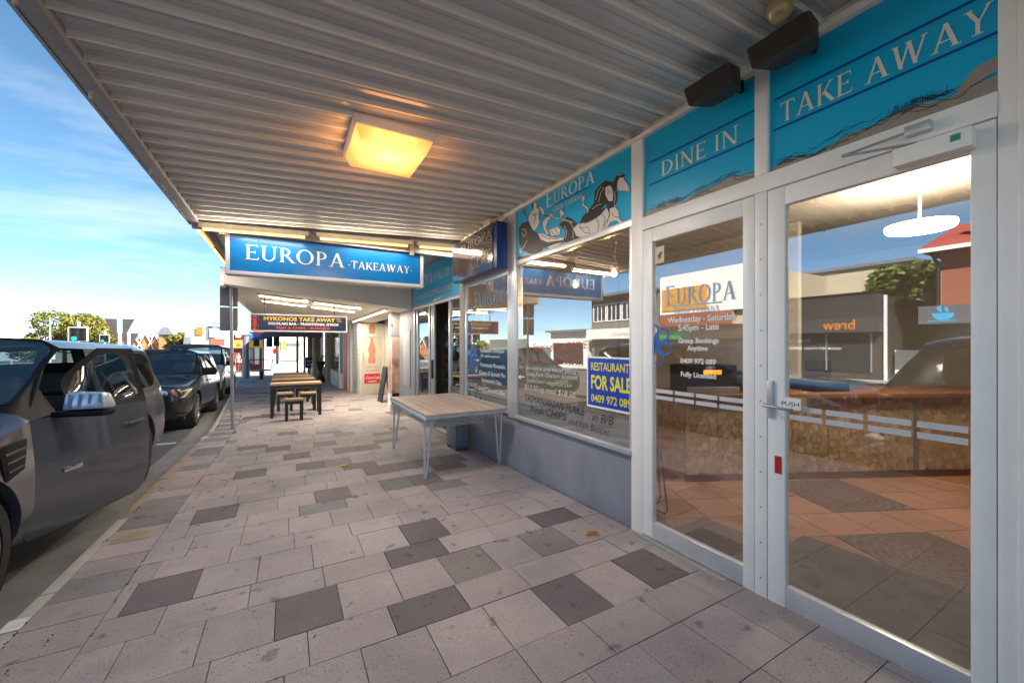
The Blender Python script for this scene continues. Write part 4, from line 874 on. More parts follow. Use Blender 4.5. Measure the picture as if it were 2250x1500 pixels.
b = MB(); b.prism([(-1.0, 2.535), (2.42, 2.215), (2.42, 3.02), (-1.0, 2.82)], lambda p: (p[0], 8.80, p[1]), lambda p: (p[0], 8.86, p[1])); b.build('end_board', M_creamboard, mk_)
y = 8.87
while y < 21.5: msheet('soffit_board', y, y+.588, 0.0, .02, M_creamsoffit); y += .60
msheet('roof_sheet', 8.87, 21.6, .22, .03, M_roofgrey)
MB().box(-1.06, -1.0, 8.80, 21.6, 2.50, 2.84, ).build('gutter_fascia', M_white, mk_)
# wall line: pier, recessed entry, tiled wall, windows and brick piers out to the corner
Y('pier', 2.22, 2.55, 9.92, 10.3, -.5, 2.3, M_tilewhite); 
po = Y('food_poster', 2.2, 2.219, 9.93, 10.27, -.02, 1.60, M_wtext, bevel=0)
pm = mk('food_photo', (.5, .3, .2), .4, var=.8, scale=5); Y('poster_photo', 2.195, 2.1995, 9.94, 10.26, .25, 1.1, pm, po, bevel=0); Y('poster_sky', 2.195, 2.1995, 9.94, 10.26, 1.1, 1.58, mk('poster_pink', (.62, .40, .34), .4, var=.2, scale=3), po, bevel=0)
Y('poster_photo', 2.225, 2.40, 9.9, 9.918, .25, 1.1, pm, po, bevel=0); Y('poster_sky', 2.225, 2.40, 9.9, 9.918, 1.1, 1.58, mk('poster_pink', (.62, .40, .34), .4, var=.2, scale=3), po, bevel=0); Y('poster_foot', 2.225, 2.40, 9.9, 9.918, .0, .25, M_black, po, bevel=0)
MB().tube([(2.47, 9.86, 2.2), (2.47, 9.86, -.2)], .035, 10).build('downpipe', mk('pink_pipe', (.45, .32, .28), .5, var=.1), mk_, smooth=True)
Y('pier_block', 2.18, 2.42, 9.98, 10.22, -.3, -.03, M_creamboard)
Y('recess_wall', 3.0, 3.15, 10.3, 14.6, -.5, 2.3, M_tilewhite); Y('recess_window', 2.98, 3.0, 10.6, 12.6, .5, 2.0, M_win); Y('recess_window_frame', 2.975, 3.0, 12.6, 12.66, .4, 2.1, M_white)
Y('upper_wall', 2.5, 2.8, 9.9, 30.5, 2.3, 6.2, M_beige, bevel=0); Y('body', 3.2, 9.5, 9.7, 30.5, -1, 6.2, M_beige, bevel=0)
# entry door that faces the camera, with drink print
dr = tag(bpy.data.objects.new('entry_door', None), 'cream entry door with red bottle print and red drink panel'); link(dr, mk_)
yd = 14.6
Y('frame', 2.16, 2.24, yd, yd+.08, -.32, 2.2, M_tilewhite, dr); Y('frame', 2.92, 3.0, yd, yd+.08, -.32, 2.2, M_tilewhite, dr); Y('transom_panel', 2.24, 2.92, yd+.02, yd+.06, 1.78, 2.2, M_tilewhite, dr); Y('frame', 2.24, 2.92, yd, yd+.08, 1.70, 1.78, M_tilewhite, dr)
dl = Y('door_leaf', 2.24, 2.92, yd+.02, yd+.06, -.30, 1.70, mk('door_cream', (.50, .46, .38), .35, var=.1, scale=3), dr)
Y('drink_panel', 2.33, 2.86, yd+.012, yd+.019, .08, .42, M_red, dl, bevel=0)
sans('lettering', 'Coca-Cola', FRONT(2.36, yd+.012, .24), .14, M_wtext, dl, width=.46, shear=.3, lift=.002)
sans('lettering', 'LANDMARK', FRONT(2.44, yd+.012, .13), .06, M_wtext, dl, width=.3, lift=.002, bold=.001)
sans('lettering', 'OPEN 7 DAYS', FRONT(2.38, yd+.02, .62), .09, M_redtext, dl, width=.44, lift=.002); sans('lettering', 'PH: 6223 8022', FRONT(2.38, yd+.02, .5), .09, M_redtext, dl, width=.44, lift=.002)
bot = [(.16, 0), (.38, 0), (.40, .1), (.36, .3), (.40, .48), (.36, .62), (.31, .78), (.31, .92), (.23, .92), (.23, .78), (.18, .62), (.14, .48), (.18, .3), (.14, .1)]
decal('bottle_print', [bot], FRONT(2.31, yd+.02, .78), mk('faded_red_print', (.48, .20, .14), .5, var=.2, scale=12), dl, .002)
decal('bottle_print', [[(.25, 0), (.42, 0), (.45, .2), (.40, .34), (.27, .34), (.22, .2)]], FRONT(2.25, yd+.02, 1.82), mk('faded_red_print', (.48, .20, .14), .5), dr, .002)
MB().tube([(2.29, yd-.03, .9), (2.29, yd-.03, 1.15)], .012, 8).build('handle', M_steel, dr)
# tiled wall beyond the entry: individual tiles on the nearest stretch
tw = Y('tiled_wall', 2.13, 2.3, 14.72, 16.0, -.6, 2.25, M_grout, bevel=0)
tb = MB()
for i in range(8):
    for j in range(16): tb.box(2.122, 2.131, 14.73+i*.158, 14.73+i*.158+.15, -.36+j*.162, -.36+j*.162+.154)
tb.build('wall_tiles', M_tilewhite, tw, kind='stuff')
b = MB()
for i in range(5):
    for j in range(16): b.box(2.13+i*.012, 2.13+i*.012+.01, 14.712, 14.721, -.36+j*.162, -.36+j*.162+.154)
b.build('wall_tiles_edge', M_tilewhite, tw, kind='stuff')
def seg(y0, y1, kind):
    xa = bld_x((y0+y1)/2)
    if kind == 'brick':
        pr = Y('brick_pier', xa-.02, xa+.4, y0, y1, -1.0, 2.4, M_mortar, bevel=0); bb = MB()
        for r_ in range(28):
            off = .12 if r_ % 2 else 0; z = -.7+r_*.105
            n = int((y1-y0)/.24)
            for q in range(max(1, n)): 
                ya = y0+q*.24+(off if n > 1 else 0); bb.box(xa-.034, xa-.018, ya, min(y1, ya+.228), z, z+.092)
            for q in range(2): bb.box(xa-.015+q*.21+off*.4, xa+.175+q*.21+off*.4-.03, y0-.012, y0+.002, z, z+.092)
        bb.build('bricks', M_brick, pr, kind='stuff')
    elif kind == 'win':
        Y('stall_riser', xa, xa+.2, y0, y1, -1.0, .25, M_tilewhite, bevel=0); gp = Y('window', xa+.05, xa+.07, y0, y1, .25, 2.3, M_win, bevel=0); Y('frame', xa+.0, xa+.06, y0, y0+.06, .25, 2.3, M_white, gp)
    elif kind == 'red': 
        Y('red_banner', xa-.03, xa+.0, y0, y1, -.35, 2.2, M_red, bevel=0); Y('wall_strip', xa+.001, xa+.2, y0, y1, -1, 2.4, M_tilewhite, bevel=0)
    else: Y('wall_strip', xa, xa+.2, y0, y1, -1, 2.4, M_tilewhite, bevel=0)
for y0, y1, kd in ((16, 16.5, 'tile'), (16.5, 17.3, 'red'), (17.3, 17.8, 'tile'), (17.8, 21.6, 'win'), (21.6, 22.6, 'brick'), (22.6, 26.2, 'win'), (26.2, 27.0, 'brick'), (27.0, 29.6, 'win'), (29.6, 30.4, 'brick')): seg(y0, y1, kd)
# awning lights
for yq in (9.6, 10.75):
    for xa, xb in ((-.55, .42), (.46, 1.5)):
        p = (xa, yq, msz(xa)-.04); q = (xb, yq, msz(xb)-.04)
        batten(p, q, 'white tube across the sloping awning, %s row, %s half' % ('nearer' if yq < 10 else 'farther', 'street' if xa < 0 else 'shop'), False, 'white tubes under the sloping awning', .09)
batten((1.95, 9.3, msz(1.95)-.04), (1.95, 11.8, msz(1.95)-.04), 'long white tube along the shop wall under the sloping awning', False, 'white tubes under the sloping awning', .09)
batten((1.95, 12.0, msz(1.95)-.04), (1.95, 14.6, msz(1.95)-.04), 'farther long white tube along the shop wall before the entry door', False, 'white tubes under the sloping awning', .09)
ms = thing('hanging_sign', 'navy hanging sign reading MYKONOS TAKE AWAY with a red OPEN sign at its left', 'sign', (.3, 10.5, 1.75))
box('box_body', -.72, 1.27, 10.46, 10.56, 1.735, 2.13, M_whitesteel, ms, bevel=.006); mf = box('sign_face', -.565, 1.24, 10.452, 10.46, 1.765, 2.10, M_navy, ms)
of = box('open_panel', -.695, -.57, 10.452, 10.46, 1.765, 2.10, mk('open_panel_red', (.05, .01, .012), .4, var=.1), ms)
sans('lettering', 'MYKONOS TAKE AWAY', FRONT(-.47, 10.452, 1.985), .115, M_yellow, mf, width=1.46, bold=.003, lift=.002); sans('lettering', 'EST.', FRONT(1.03, 10.452, 2.035), .05, M_yellow, mf, width=.10, lift=.002); sans('lettering', '1962', FRONT(1.03, 10.452, 1.985), .05, M_yellow, mf, width=.10, lift=.002)
sans('lettering', 'SOUVLAKI BAR - TRADITIONAL GYROS', FRONT(-.38, 10.452, 1.89), .075, M_wtext, mf, width=1.45, bold=.002, lift=.002)
sans('lettering', 'FISH & CHIPS - BURGERS', FRONT(-.22, 10.452, 1.795), .08, mk('orange_red_print', (.55, .06, .02), .4, var=0), mf, width=1.1, bold=.002, lift=.002)
oo = sans('neon_lettering', 'OPEN', (Vector((-.585, 10.452, 2.085)), Vector((0, 0, -1)), Vector((1, 0, 0)), Vector((0, -1, 0))), .10, M_redneon, of, width=.30, lift=.003)
for v_ in oo.data.vertices: v_.co.x -= .085
for x in (-.45, .98): MB().tube([(x, 10.5, 2.12), (x, 10.5, msz(x))], .012, 8).build('hanging_rod', M_black, ms)
# far corner: valance, posts
va = thing('corner_awning', 'navy fabric awning on dark posts at the far street corner', 'awning', (.3, 24, -.5))
box('valance', -1.5, 1.6, 23.6, 23.66, 1.83, 2.08, M_navy, va); box('red_edge', -1.5, 1.6, 23.58, 23.6, 2.04, 2.10, M_darkred, va); box('roof_sheet', -1.7, 1.6, 23.66, 33, 2.02, 2.08, M_navy, va)
for x, y in ((.62, 33.0), (.98, 30.0)): box('post', x-.07, x+.07, y-.07, y+.07, gz(y)-.05, 2.02, M_blackmetal, va)
# tables, stools and street furniture of the takeaway
def wood_table(x0, x1, y0, y1, h, label, cat, nm, grp, planks=3, pw=.06):
    yc = (y0+y1)/2; t = thing(nm, label, cat, ((x0+x1)/2, yc, gz(yc)), (-math.atan(SLOPE), 0, 0), group=grp); hx = (x1-x0)/2; hy = (y1-y0)/2
    wd = 2*hy/planks
    for i in range(planks): box('plank', -hx, hx, -hy+i*wd+.006, -hy+(i+1)*wd-.006, h-.045, h, M_bench, t, world=False, bevel=.004)
    for sx in (-1, 1):
        for sy in (-1, 1): box('leg', sx*(hx-.035)-.03, sx*(hx-.035)+.03, sy*(hy-.03)-.03, sy*(hy-.03)+.03, 0, h-.046, M_blackmetal, t, world=False)
    box('rail', -hx+.065, hx-.065, -hy+.01, -hy+.045, h-.11, h-.047, M_blackmetal, t, world=False); box('rail', -hx+.065, hx-.065, hy-.045, hy-.01, h-.11, h-.047, M_blackmetal, t, world=False)
G1, G2 = 'timber topped tables outside the takeaway', 'low timber stools outside the takeaway'
for i, (yy, lb) in enumerate(((10.55, 'nearest timber table on black steel legs outside the takeaway'), (12.6, 'second timber table from the front outside the takeaway'), (14.4, 'third timber table from the front outside the takeaway'), (16.2, 'farthest timber table outside the takeaway'))):
    o_ = -.03*i; wood_table(-.34+o_, .69+o_, yy-.30, yy+.30, .76, lb, 'table', 'timber_table', G1, 4)
for x, yy, lb in ((.12, 9.78, 'frontmost low timber stool on the footpath'), (-.06, 11.55, 'low timber stool behind the nearest table on the kerb side'), (.45, 11.25, 'low timber stool behind the nearest table on the shop side'), (-.1, 13.5, 'low timber stool between the second and third tables, kerb side'), (.38, 13.45, 'low timber stool between the second and third tables, shop side'), (.0, 15.3, 'low timber stool before the farthest table')):
    wood_table(x-.175, x+.175, yy-.17, yy+.17, .46, lb, 'stool', 'timber_stool', G2, 2)
ab = thing('sandwich_board', 'dark sandwich board leaning open beside the takeaway entry', 'sign', (2.5, 12.2, gz(12.2)))
MB().bar((2.35, 12.05, gz(12)), (2.52, 12.1, .78), .55, .04).build('front_panel', M_black, ab); MB().bar((2.72, 12.15, gz(12)), (2.53, 12.1, .78), .55, .04).build('rear_panel', M_black, ab)
pd = thing('podium_planter', 'black hourglass planter with spiky yellow green plant by the brick pier', 'planter', (1.45, 22.6, gz(22.6)))
MB().lathe([(.0, 0), (.27, 0), (.26, .03), (.10, .45), (.09, .55), (.25, 1.02), (.25, 1.06), (0, 1.06)], (0, 0, 0), 20).build('pot', M_black, pd, world=False, smooth=True)
rl = random.Random(2)
b = MB()
for k in range(22):
    a = rl.uniform(0, 6.28); ln = rl.uniform(.25, .6); lean = rl.uniform(.2, .8); px_, py_ = math.cos(a), math.sin(a); wv = .03
    p = [(px_*ln*lean*t, py_*ln*lean*t, 1.05+ln*(t-.45*lean*t*t)) for t in (0, .5, 1)]
    b.add([(p[0][0]-py_*wv, p[0][1]+px_*wv, p[0][2]), (p[0][0]+py_*wv, p[0][1]-px_*wv, p[0][2]), (p[1][0]+py_*wv, p[1][1]-px_*wv, p[1][2]), (p[1][0]-py_*wv, p[1][1]+px_*wv, p[1][2]), p[2]], [(0, 1, 2, 3), (3, 2, 4)])
b.build('leaves', mk('spiky_leaf', (.28, .26, .03), .5, var=.5, scale=4), pd, world=False)
cb = thing('chalk_board', 'black chalkboard on a pale stand at the far shop corner', 'sign', (1.1, 28.5, gz(28.5)))
box('board', -.1, .55, -.02, .02, .55, 1.25, M_black, cb, world=False); box('stand', -.16, -.1, -.03, .03, 0, 1.3, M_whitesteel, cb, world=False)
for k in range(2): box('chalk_line', -.02, .47, -.024, -.021, .95-k*.22, 1.05-k*.22, mk('chalk', (.3, .3, .3), .8, var=.6, scale=60), cb, world=False)
tp = thing('bus_table', 'round steel perch table with a wire guard on a single post near the kerb', 'table', (-1.35, 27.5, gz(27.5)))
MB().tube([(0, 0, 0), (0, 0, .5)], .1, 10).build('post', M_blackmetal, tp, world=False); MB().lathe([(0, .5), (.52, .5), (.55, .56), (0, .6)], (0, 0, 0), 20).build('top', mk('perch_wood', (.2, .13, .09), .5), tp, world=False)
b = MB()
for s_ in (-1, 1):
    for q in (-1, 1): b.tube([(s_*.5, q*.3, .55), (s_*.58, q*.35, 1.15)], .02, 6)
    b.tube([(s_*.58, -.35, 1.15), (s_*.58, .35, 1.15)], .02, 6)
for q in (-1, 1): b.tube([(-.58, q*.35, 1.15), (.58, q*.35, 1.15)], .02, 6)
b.build('wire_guard', M_blackmetal, tp, world=False)
# ---------------------------------------------------------------- the white slatted table, cabinet, litter
yt = 4.78
tb_ = thing('slatted_table', 'white steel table with weathered pink brown slats against the shopfront', 'table', (1.72, yt, gz(yt)))
T0 = gz(yt); X0, X1, Y0, Y1, ZT = 1.235, 2.20, 4.02, 5.62, .715
nsl = 8; wy = (X1-X0)/nsl
for i in range(nsl):
    xa = X0+i*wy; MB().box(xa+.004, xa+wy-.004, Y0-.02, Y1+.02, ZT-.022, ZT).build('slat', M_wood, tb_, bevel=.003)
for a in ((X0, X0+.03, Y0, Y1), (X1-.03, X1, Y0, Y1)): box('top_rail', a[0], a[1], a[2], a[3], ZT-.055, ZT-.024, M_whitesteel, tb_)
for yy in (Y0+.005, Y1-.035, (Y0+Y1)/2): box('cross_rail', X0+.032, X1-.032, yy, yy+.03, ZT-.054, ZT-.025, M_whitesteel, tb_)
for (xf, yf), (xt, y1_, y2_) in (((1.325, 4.33), (X0+.05, Y0+.06, Y0+.15)), ((2.30, 4.42), (X1-.07, Y0+.08, Y0+.17)), ((1.36, 6.0), (X0+.06, Y1-.15, Y1-.06)), ((2.27, 6.08), (X1-.1, Y1-.15, Y1-.06))):
    dx = .045
    MB().tube([(xf, yf, gz(yf)), (xt-dx+.02, (y1_+y2_)/2, ZT-.04)], .0115, 8).tube([(xf+.015, yf, gz(yf)), (xt+dx+.02, (y1_+y2_)/2, ZT-.04)], .0115, 8).build('leg', M_whitesteel, tb_, smooth=True)
b = MB(); zb = .50
for xa in (1.40, 2.06): b.tube([(xa, Y0+.35, zb), (xa, Y1-.05, zb)], .007, 6)
for xa in (1.40, 2.06): b.tube([(xa, Y0+.35, zb+.11), (xa, Y1-.05, zb+.11)], .007, 6)
for k in range(30):
    yy = Y0+.36+k*.039; b.tube([(1.40, yy, zb+.11), (1.40, yy, zb), (2.06, yy, zb), (2.06, yy, zb+.11)], .0035, 5)
for k in range(10): b.tube([(1.40+k*.073, Y0+.35, zb), (1.40+k*.073, Y1-.05, zb)], .0035, 5)
for k in range(2): b.tube([(1.40, Y0+.35, zb+.035+k*.035), (1.40, Y1-.05, zb+.035+k*.035)], .003, 5)
for yy in (Y0+.4, Y1-.1):
    for xa in (1.42, 2.04): b.tube([(xa, yy, zb+.1), (xa, yy, ZT-.05)], .006, 6)
b.build('mesh_shelf', M_whitesteel, tb_)
cb_ = thing('steel_cabinet', 'small blue grey steel cabinet on the footpath under the slatted table', 'cabinet', (2.2, 5.5, gz(5.5)))
box('case', 2.085, 2.30, 5.33, 5.72, gz(5.5)+.03, .33, M_cabinet, cb_, bevel=.008); box('door_panel', 2.10, 2.285, 5.322, 5.33, gz(5.5)+.07, .30, mk('cabinet_door', (.20, .21, .25), .45, var=.08), cb_, bevel=.004); box('latch', 2.112, 2.125, 5.312, 5.322, .08, .12, M_steel, cb_)
for x, y in ((2.11, 5.36), (2.27, 5.36), (2.11, 5.69), (2.27, 5.69)): box('foot', x-.02, x+.02, y-.02, y+.02, gz(5.5)-.004, gz(5.5)+.03, mk('rusty_foot', (.22, .10, .04), .8, var=.3), cb_)
def wrapper(name, label, x, y, L_, W_, a, mat, seed, parts=()):
    rr = random.Random(seed); t = thing(name, label, 'litter', (x, y, gz(y)), (0, 0, a)); v = []; f = []; n, m = 9, 5
    for i in range(n):
        for j in range(m): v.append(((i/(n-1)-.5)*L_*(1+.05*rr.uniform(-1, 1)), (j/(m-1)-.5)*W_*(1 if 0 < i < n-1 else 1.25), .003+(.012 if 0 < j < m-1 and 0 < i < n-1 else 0)+rr.uniform(0, .007)))
    for i in range(n-1):
        for j in range(m-1): f.append((i*m+j, i*m+j+1, (i+1)*m+j+1, (i+1)*m+j))
    mesh('foil', v, f, mat, t, world=False); return t
tw_ = wrapper('snack_wrapper', 'gold and red crumpled snack wrapper on the paving by the door', 2.02, 2.34, .105, .04, R(-30), mk('gold_wrapper', (.55, .30, .08), .3, .3, var=.5, scale=40), 3)
sans('lettering', 'Twix', (Vector((-.032, -.012, .024)), Vector((1, 0, 0)), Vector((0, 1, 0)), Vector((0, 0, 1))), .034, M_red, tw_, width=.064, lift=.0, bold=.001, world=False)
wrapper('yellow_wrapper', 'flattened yellow wrapper on a dark paver in mid footpath', .61, 5.36, .12, .035, R(15), mk('yellow_wrapper', (.65, .42, .03), .4, var=.3, scale=30), 5)
tag(MB().tube([(1.68, 2.55, gz(2.55)+.006), (1.70, 2.56, gz(2.55)+.006)], .005, 8).build('cigarette_butt', M_wtext), 'small white cigarette butt on the paving in front of the door', 'litter')
# ---------------------------------------------------------------- kerbside posts
def two_plate_post(x, y):
    t = thing('parking_sign', 'grey kerbside post with two parking plates seen from behind', 'sign', (x, y, gz(y)))
    MB().tube([(x, y, gz(y)), (x-.03, y, 2.58)], .028, 12).build('post', M_steel, t, smooth=True)
    for z0, z1 in ((2.16, 2.60), (1.70, 2.14)): MB().box(-.012, .012, -.15, .15, z0, z1).build('plate', M_polegrey, t, bevel=.01)
    for o in t.children:
        if o.name.startswith('plate'): o.matrix_parent_inverse = Matrix.Translation(Vector((x, y, gz(y)))).inverted(); o.location = (x-.062, y+.03, 0); o.rotation_euler = (0, 0, R(-62))
    return t
two_plate_post(-.905, 9.15)
kp = thing('street_bin_post', 'thick dark grey post at the kerb near the corner with a blue street name blade', 'post', (-2.25, 29.5, gz(29.5)))
MB().tube([(0, 0, 0), (0, 0, 2.6)], [.22, .17], 14).build('post', M_polegrey, kp, world=False, smooth=True)
sb = box('name_blade', .1, 1.25, -.02, .02, 2.42, 2.72, mk('blade_blue', (.03, .12, .45), .5), kp, world=False)
tl = thing('traffic_signal', 'black pedestrian and traffic signal heads on a thin post at the corner', 'traffic signal', (-1.4, 31.0, gz(31)))
MB().tube([(0, 0, 0), (0, 0, 3.0)], .06, 8).build('post', M_steel, tl, world=False)
for x, z in ((-.38, 2.0), (.35, 1.95), (.75, 2.0)): MB().box(x-.17, x+.17, -.15, .15, z, z+.75).build('signal_head', M_black, tl, world=False, bevel=.03)
box('pedestrian_head', .55, .82, -.12, .12, 1.5, 1.85, mk('red_lit', (.3, .02, .02), .5, emit=(1, .05, .03), estr=.12), tl, world=False)
# ---------------------------------------------------------------- cars
M_carglass = mk_glass('car_glass', (.30, .38, .42), .12); M_windscreen = mk_glass('windscreen_glass', (.42, .55, .62), .16)
M_trim = mk('black_trim', (.010, .010, .011), .5, var=.1, spec=.15); M_chrome = mk('chrome', (.75, .75, .76), .12, 1.0, var=0)
M_inside = mk('car_interior', (.03, .03, .032), .8, var=.2); M_seat = mk('seat_leather', (.10, .09, .085), .6, var=.1)
M_lens = mk('headlamp_lens', (.55, .56, .55), .08, .3, var=.25, scale=14); M_amber = mk('indicator', (.65, .25, .03), .3, var=.1); M_tail = mk('tail_lamp', (.35, .02, .02), .15, var=.1)
M_tyre = mk('tyre', (.018, .018, .019), .8, var=.25, scale=25); M_rim = mk('alloy', (.36, .36, .38), .3, .8, var=.1); M_plate = mk('number_plate', (.7, .7, .66), .5)
def paint(name, c, rough=.28, metal=.35): return mk(name, c, rough, metal, var=.05, scale=3, coat=.8)
# rows of the half section, bottom to roof centre: x as a share of half width, z in metres
def car(name, label, loc, L, W, H, pnt, spec, door_open=0.0, lamp_w=.34, simple=False, grp=None, belt=1.08, hood=1.02, cap_reflection=False):
    t = thing(name, label, 'car', loc, (-math.atan(SLOPE), 0, 0), group=grp); hw = W/2
    fw, rw, rad = spec['fw'], spec['rw'], spec['rad']; cow, hdr, bp, cp, dp, rend = spec['cowl'], spec['hdr'], spec['b'], spec['c'], spec['d'], L
    S = []                                         # (y, [(x, z) * 8])
    def st(y, sill, wid, low, mid, bel, rail, edge, top): S.append((y, [(0, sill[1]), (sill[0]*hw, sill[1]), (low[0]*hw, low[1]), (mid[0]*hw, mid[1]), (bel[0]*hw, bel[1]), (rail[0]*hw, rail[1]), (edge[0]*hw, edge[1]), (0, top)]))
    hd = hood
    st(0.0, (.62, .36), 0, (.70, .46), (.72, .62), (.66, .78), (.55, .84), (.35, .86), .87)
    st(.07, (.78, .30), 0, (.86, .46), (.88, .66), (.84, .86), (.70, .93), (.42, .95), .96)
    st(.30, (.90, .27), 0, (.97, .48), (.99, .70), (.94, hd-.10), (.80, hd-.035), (.45, hd-.01), hd)
    st(fw, (.93, .26), 0, (1.0, .50), (1.0, .76), (.96, hd-.03), (.83, hd+.02), (.45, hd+.05), hd+.06)
    st(cow-.12, (.93, .26), 0, (1.0, .50), (1.0, .78), (.97, belt-.03), (.86, hd+.06), (.46, hd+.10), hd+.115)
    a0 = cow
    st(a0, (.93, .26), 0, (1.0, .50), (1.0, .79), (.97, belt-.01), (.87, belt+.06), (.48, hd+.13), hd+.15)
    f1 = (hdr-a0)
    def roofst(y, rise=1.0, bx=.97): st(y, (.93, .26), 0, (1.0, .50), (1.0, .80), (bx, belt), (.80+.05*spec.get('boxy', 0), belt+(H-.11-belt)*rise), (.69+.06*spec.get('boxy', 0), H-.04 if rise > .99 else belt+(H-.05-belt)*rise), H if rise > .99 else belt+(H-belt)*rise)
    # the A pillar slopes: rail points move up between cowl and header
    for k in (.5,): 
        y = a0+f1*k; st(y, (.93, .26), 0, (1.0, .50), (1.0, .80), (.97, belt), (.84, belt+(H-.13-belt)*k), (.62, hd+.15+(H-.04-hd-.15)*k), hd+.16+(H-.005-hd-.16)*k)
    roofst(hdr); roofst(bp-.05); roofst(bp+.05); roofst(cp-.04); roofst(cp+.05); roofst(dp)
    tl = spec.get('tail', .25); rk_ = spec.get('rake', .30)
    st(L-tl, (.93, .30), 0, (.99, .52), (.99, .80), (.95, belt+.01), (.77, H-.19), (.64, H-.09), H-.05)
    st(L-tl+.02+rk_*.35, (.90, .34), 0, (.97, .52), (.97, .80), (.92, belt), (.79, belt+(H-belt)*.45), (.62, belt+(H-belt)*.52), belt+(H-belt)*.55)
    st(L-.03, (.86, .40), 0, (.93, .54), (.94, .80), (.88, belt-.06), (.80, belt-.02), (.55, belt), belt)
    st(L, (.76, .45), 0, (.84, .56), (.86, .78), (.80, belt-.14), (.70, belt-.11), (.45, belt-.1), belt-.1)
    ns = len(S); nr = 8; bm = bmesh.new(); V = {}
    for i, (y, pr) in enumerate(S):
        for j, (x, z) in enumerate(pr):
            V[i, j, 1] = bm.verts.new((x, y, z))
            V[i, j, -1] = V[i, j, 1] if x == 0 else bm.verts.new((-x, y, z))
    cre0 = bm.edges.layers.float.new('crease_edge'); boxy = []
    iA, iM, iH, iB0, iB1, iC0, iC1, iD = 5, 6, 7, 8, 9, 10, 11, 12; iT, iT2 = 13, 14
    def lab(i, j, s):
        if j == 6 or j == 5:
            if i in (iA, iM): return 2                 # windscreen
            if i == iT and j >= 5: return 1 if False else 3
        if j == 5 and i == iT: return 3
        if j == 4:
            if i in (iM,): return 6 if (s == 1 and door_open) else 1
            if i == iH: return 6 if (s == 1 and door_open) else 1
            if i in (iB1,): return 1
            if i in (iC1,): return 1
            if i in (iB0, iC0): return 4
            if i == iA: return 4
            if i == iD and spec.get('dark_d'): return 4
        if s == 1 and door_open and j in (1, 2, 3) and i in (iA, iM, iH): return 5
        return 0
    # materials: 0 paint, 1 side glass, 2 windscreen, 3 rear glass, 4 trim, 5 door paint, 6 door glass
    for i in range(ns-1):
        for j in range(nr-1):
            for s in (1, -1):
                q = [V[i, j, s], V[i+1, j, s], V[i+1, j+1, s], V[i, j+1, s]]
                if s == -1: q = q[::-1]
                uq = []
                for vv in q:
                    if vv not in uq: uq.append(vv)
                if len(uq) < 3: continue
                try: fc = bm.faces.new(uq)
                except ValueError: continue
                fc.material_index = lab(i, j, s)
    for i in (0, ns-1):
        for j in range(nr-1):
            q = [V[i, j, 1], V[i, j+1, 1], V[i, j+1, -1], V[i, j, -1]]; uq = []
            for vv in q:
                if vv not in uq: uq.append(vv)
            if len(uq) >= 3:
                try: bm.faces.new(uq)
                except ValueError: pass
    if spec.get('boxy'):
        for i in range(2, ns-2):
            for s in (1, -1):
                for j in (4, 6):
                    e = bm.edges.get((V[i, j, s], V[i+1, j, s]))
                    if e: e[cre0] = .65
        for s in (1, -1):
            for j in range(3, 7):
                e = bm.edges.get((V[13, j, s], V[13, j+1, s]))
                if e: e[cre0] = .5
    bmesh.ops.recalc_face_normals(bm, faces=bm.faces)
    # window surrounds
    for mi, th in ((1, .035), (2, .03), (3, .03), (6, .045)):
        fs = [f for f in bm.faces if f.material_index == mi]
        groups = []
        left = set(fs)
        while left:
            st_ = [left.pop()]; grp_ = list(st_)
            while st_:
                f = st_.pop()
                for e in f.edges:
                    for f2 in e.link_faces:
                        if f2 in left: left.discard(f2); st_.append(f2); grp_.append(f2)
            groups.append(grp_)
        for g_ in groups:
            r = bmesh.ops.inset_region(bm, faces=g_, thickness=th, depth=-.006, use_even_offset=True)
            for f in r['faces']: f.material_index = 7 if mi == 6 else 4
    bmesh.ops.subdivide_edges(bm, edges=bm.edges[:], cuts=1, use_grid_fill=True)
    cre = bm.edges.layers.float['crease_edge']
    for e in bm.edges:
        mats_ = {f.material_index for f in e.link_faces}
        if len(mats_) > 1: e[cre] = 1.0
    me = bpy.data.meshes.new('car_shell'); bm.to_mesh(me); bm.free()
    tmp = bpy.data.objects.new('tmp_car', me); COL.objects.link(tmp)
    md = tmp.modifiers.new('s', 'SUBSURF'); md.levels = 1; md.render_levels = 1
    for y in (fw, rw):
        cy = bpy.data.meshes.new('cut'); bmc = bmesh.new(); bmesh.ops.create_cone(bmc, cap_ends=True, segments=36, radius1=rad*1.17, radius2=rad*1.17, depth=W+.6, matrix=Matrix.Translation((0, y, rad)) @ Matrix.Rotation(R(90), 4, 'Y')); bmc.to_mesh(cy); bmc.free()
        co = bpy.data.objects.new('tmp_cut', cy); COL.objects.link(co); mb_ = tmp.modifiers.new('b', 'BOOLEAN'); mb_.operation = 'DIFFERENCE'; mb_.object = co; mb_.solver = 'EXACT'
        mb_.material_mode = 'INDEX'
    dg = bpy.context.evaluated_depsgraph_get(); dg.update()
    full = bpy.data.meshes.new_from_object(tmp.evaluated_get(dg))
    for o in [o for o in COL.objects if o.name.startswith('tmp_c')]: bpy.data.objects.remove(o)
    def part(nm, idx, mat, solid=0.0, par=t):
        b2 = bmesh.new(); b2.from_mesh(full); bmesh.ops.delete(b2, geom=[f for f in b2.faces if f.material_index not in idx], context='FACES')
        if not b2.faces: b2.free(); return None
        if solid:
            bmesh.ops.solidify(b2, geom=b2.faces[:], thickness=solid)
        for f in b2.faces: f.material_index = 0; f.smooth = True
        m2 = bpy.data.meshes.new(nm); b2.to_mesh(m2); b2.free(); m2.set_sharp_from_angle(angle=R(38))
        m2.materials.clear(); o = bpy.data.objects.new(nm, m2); link(o, par, False, mat); return o
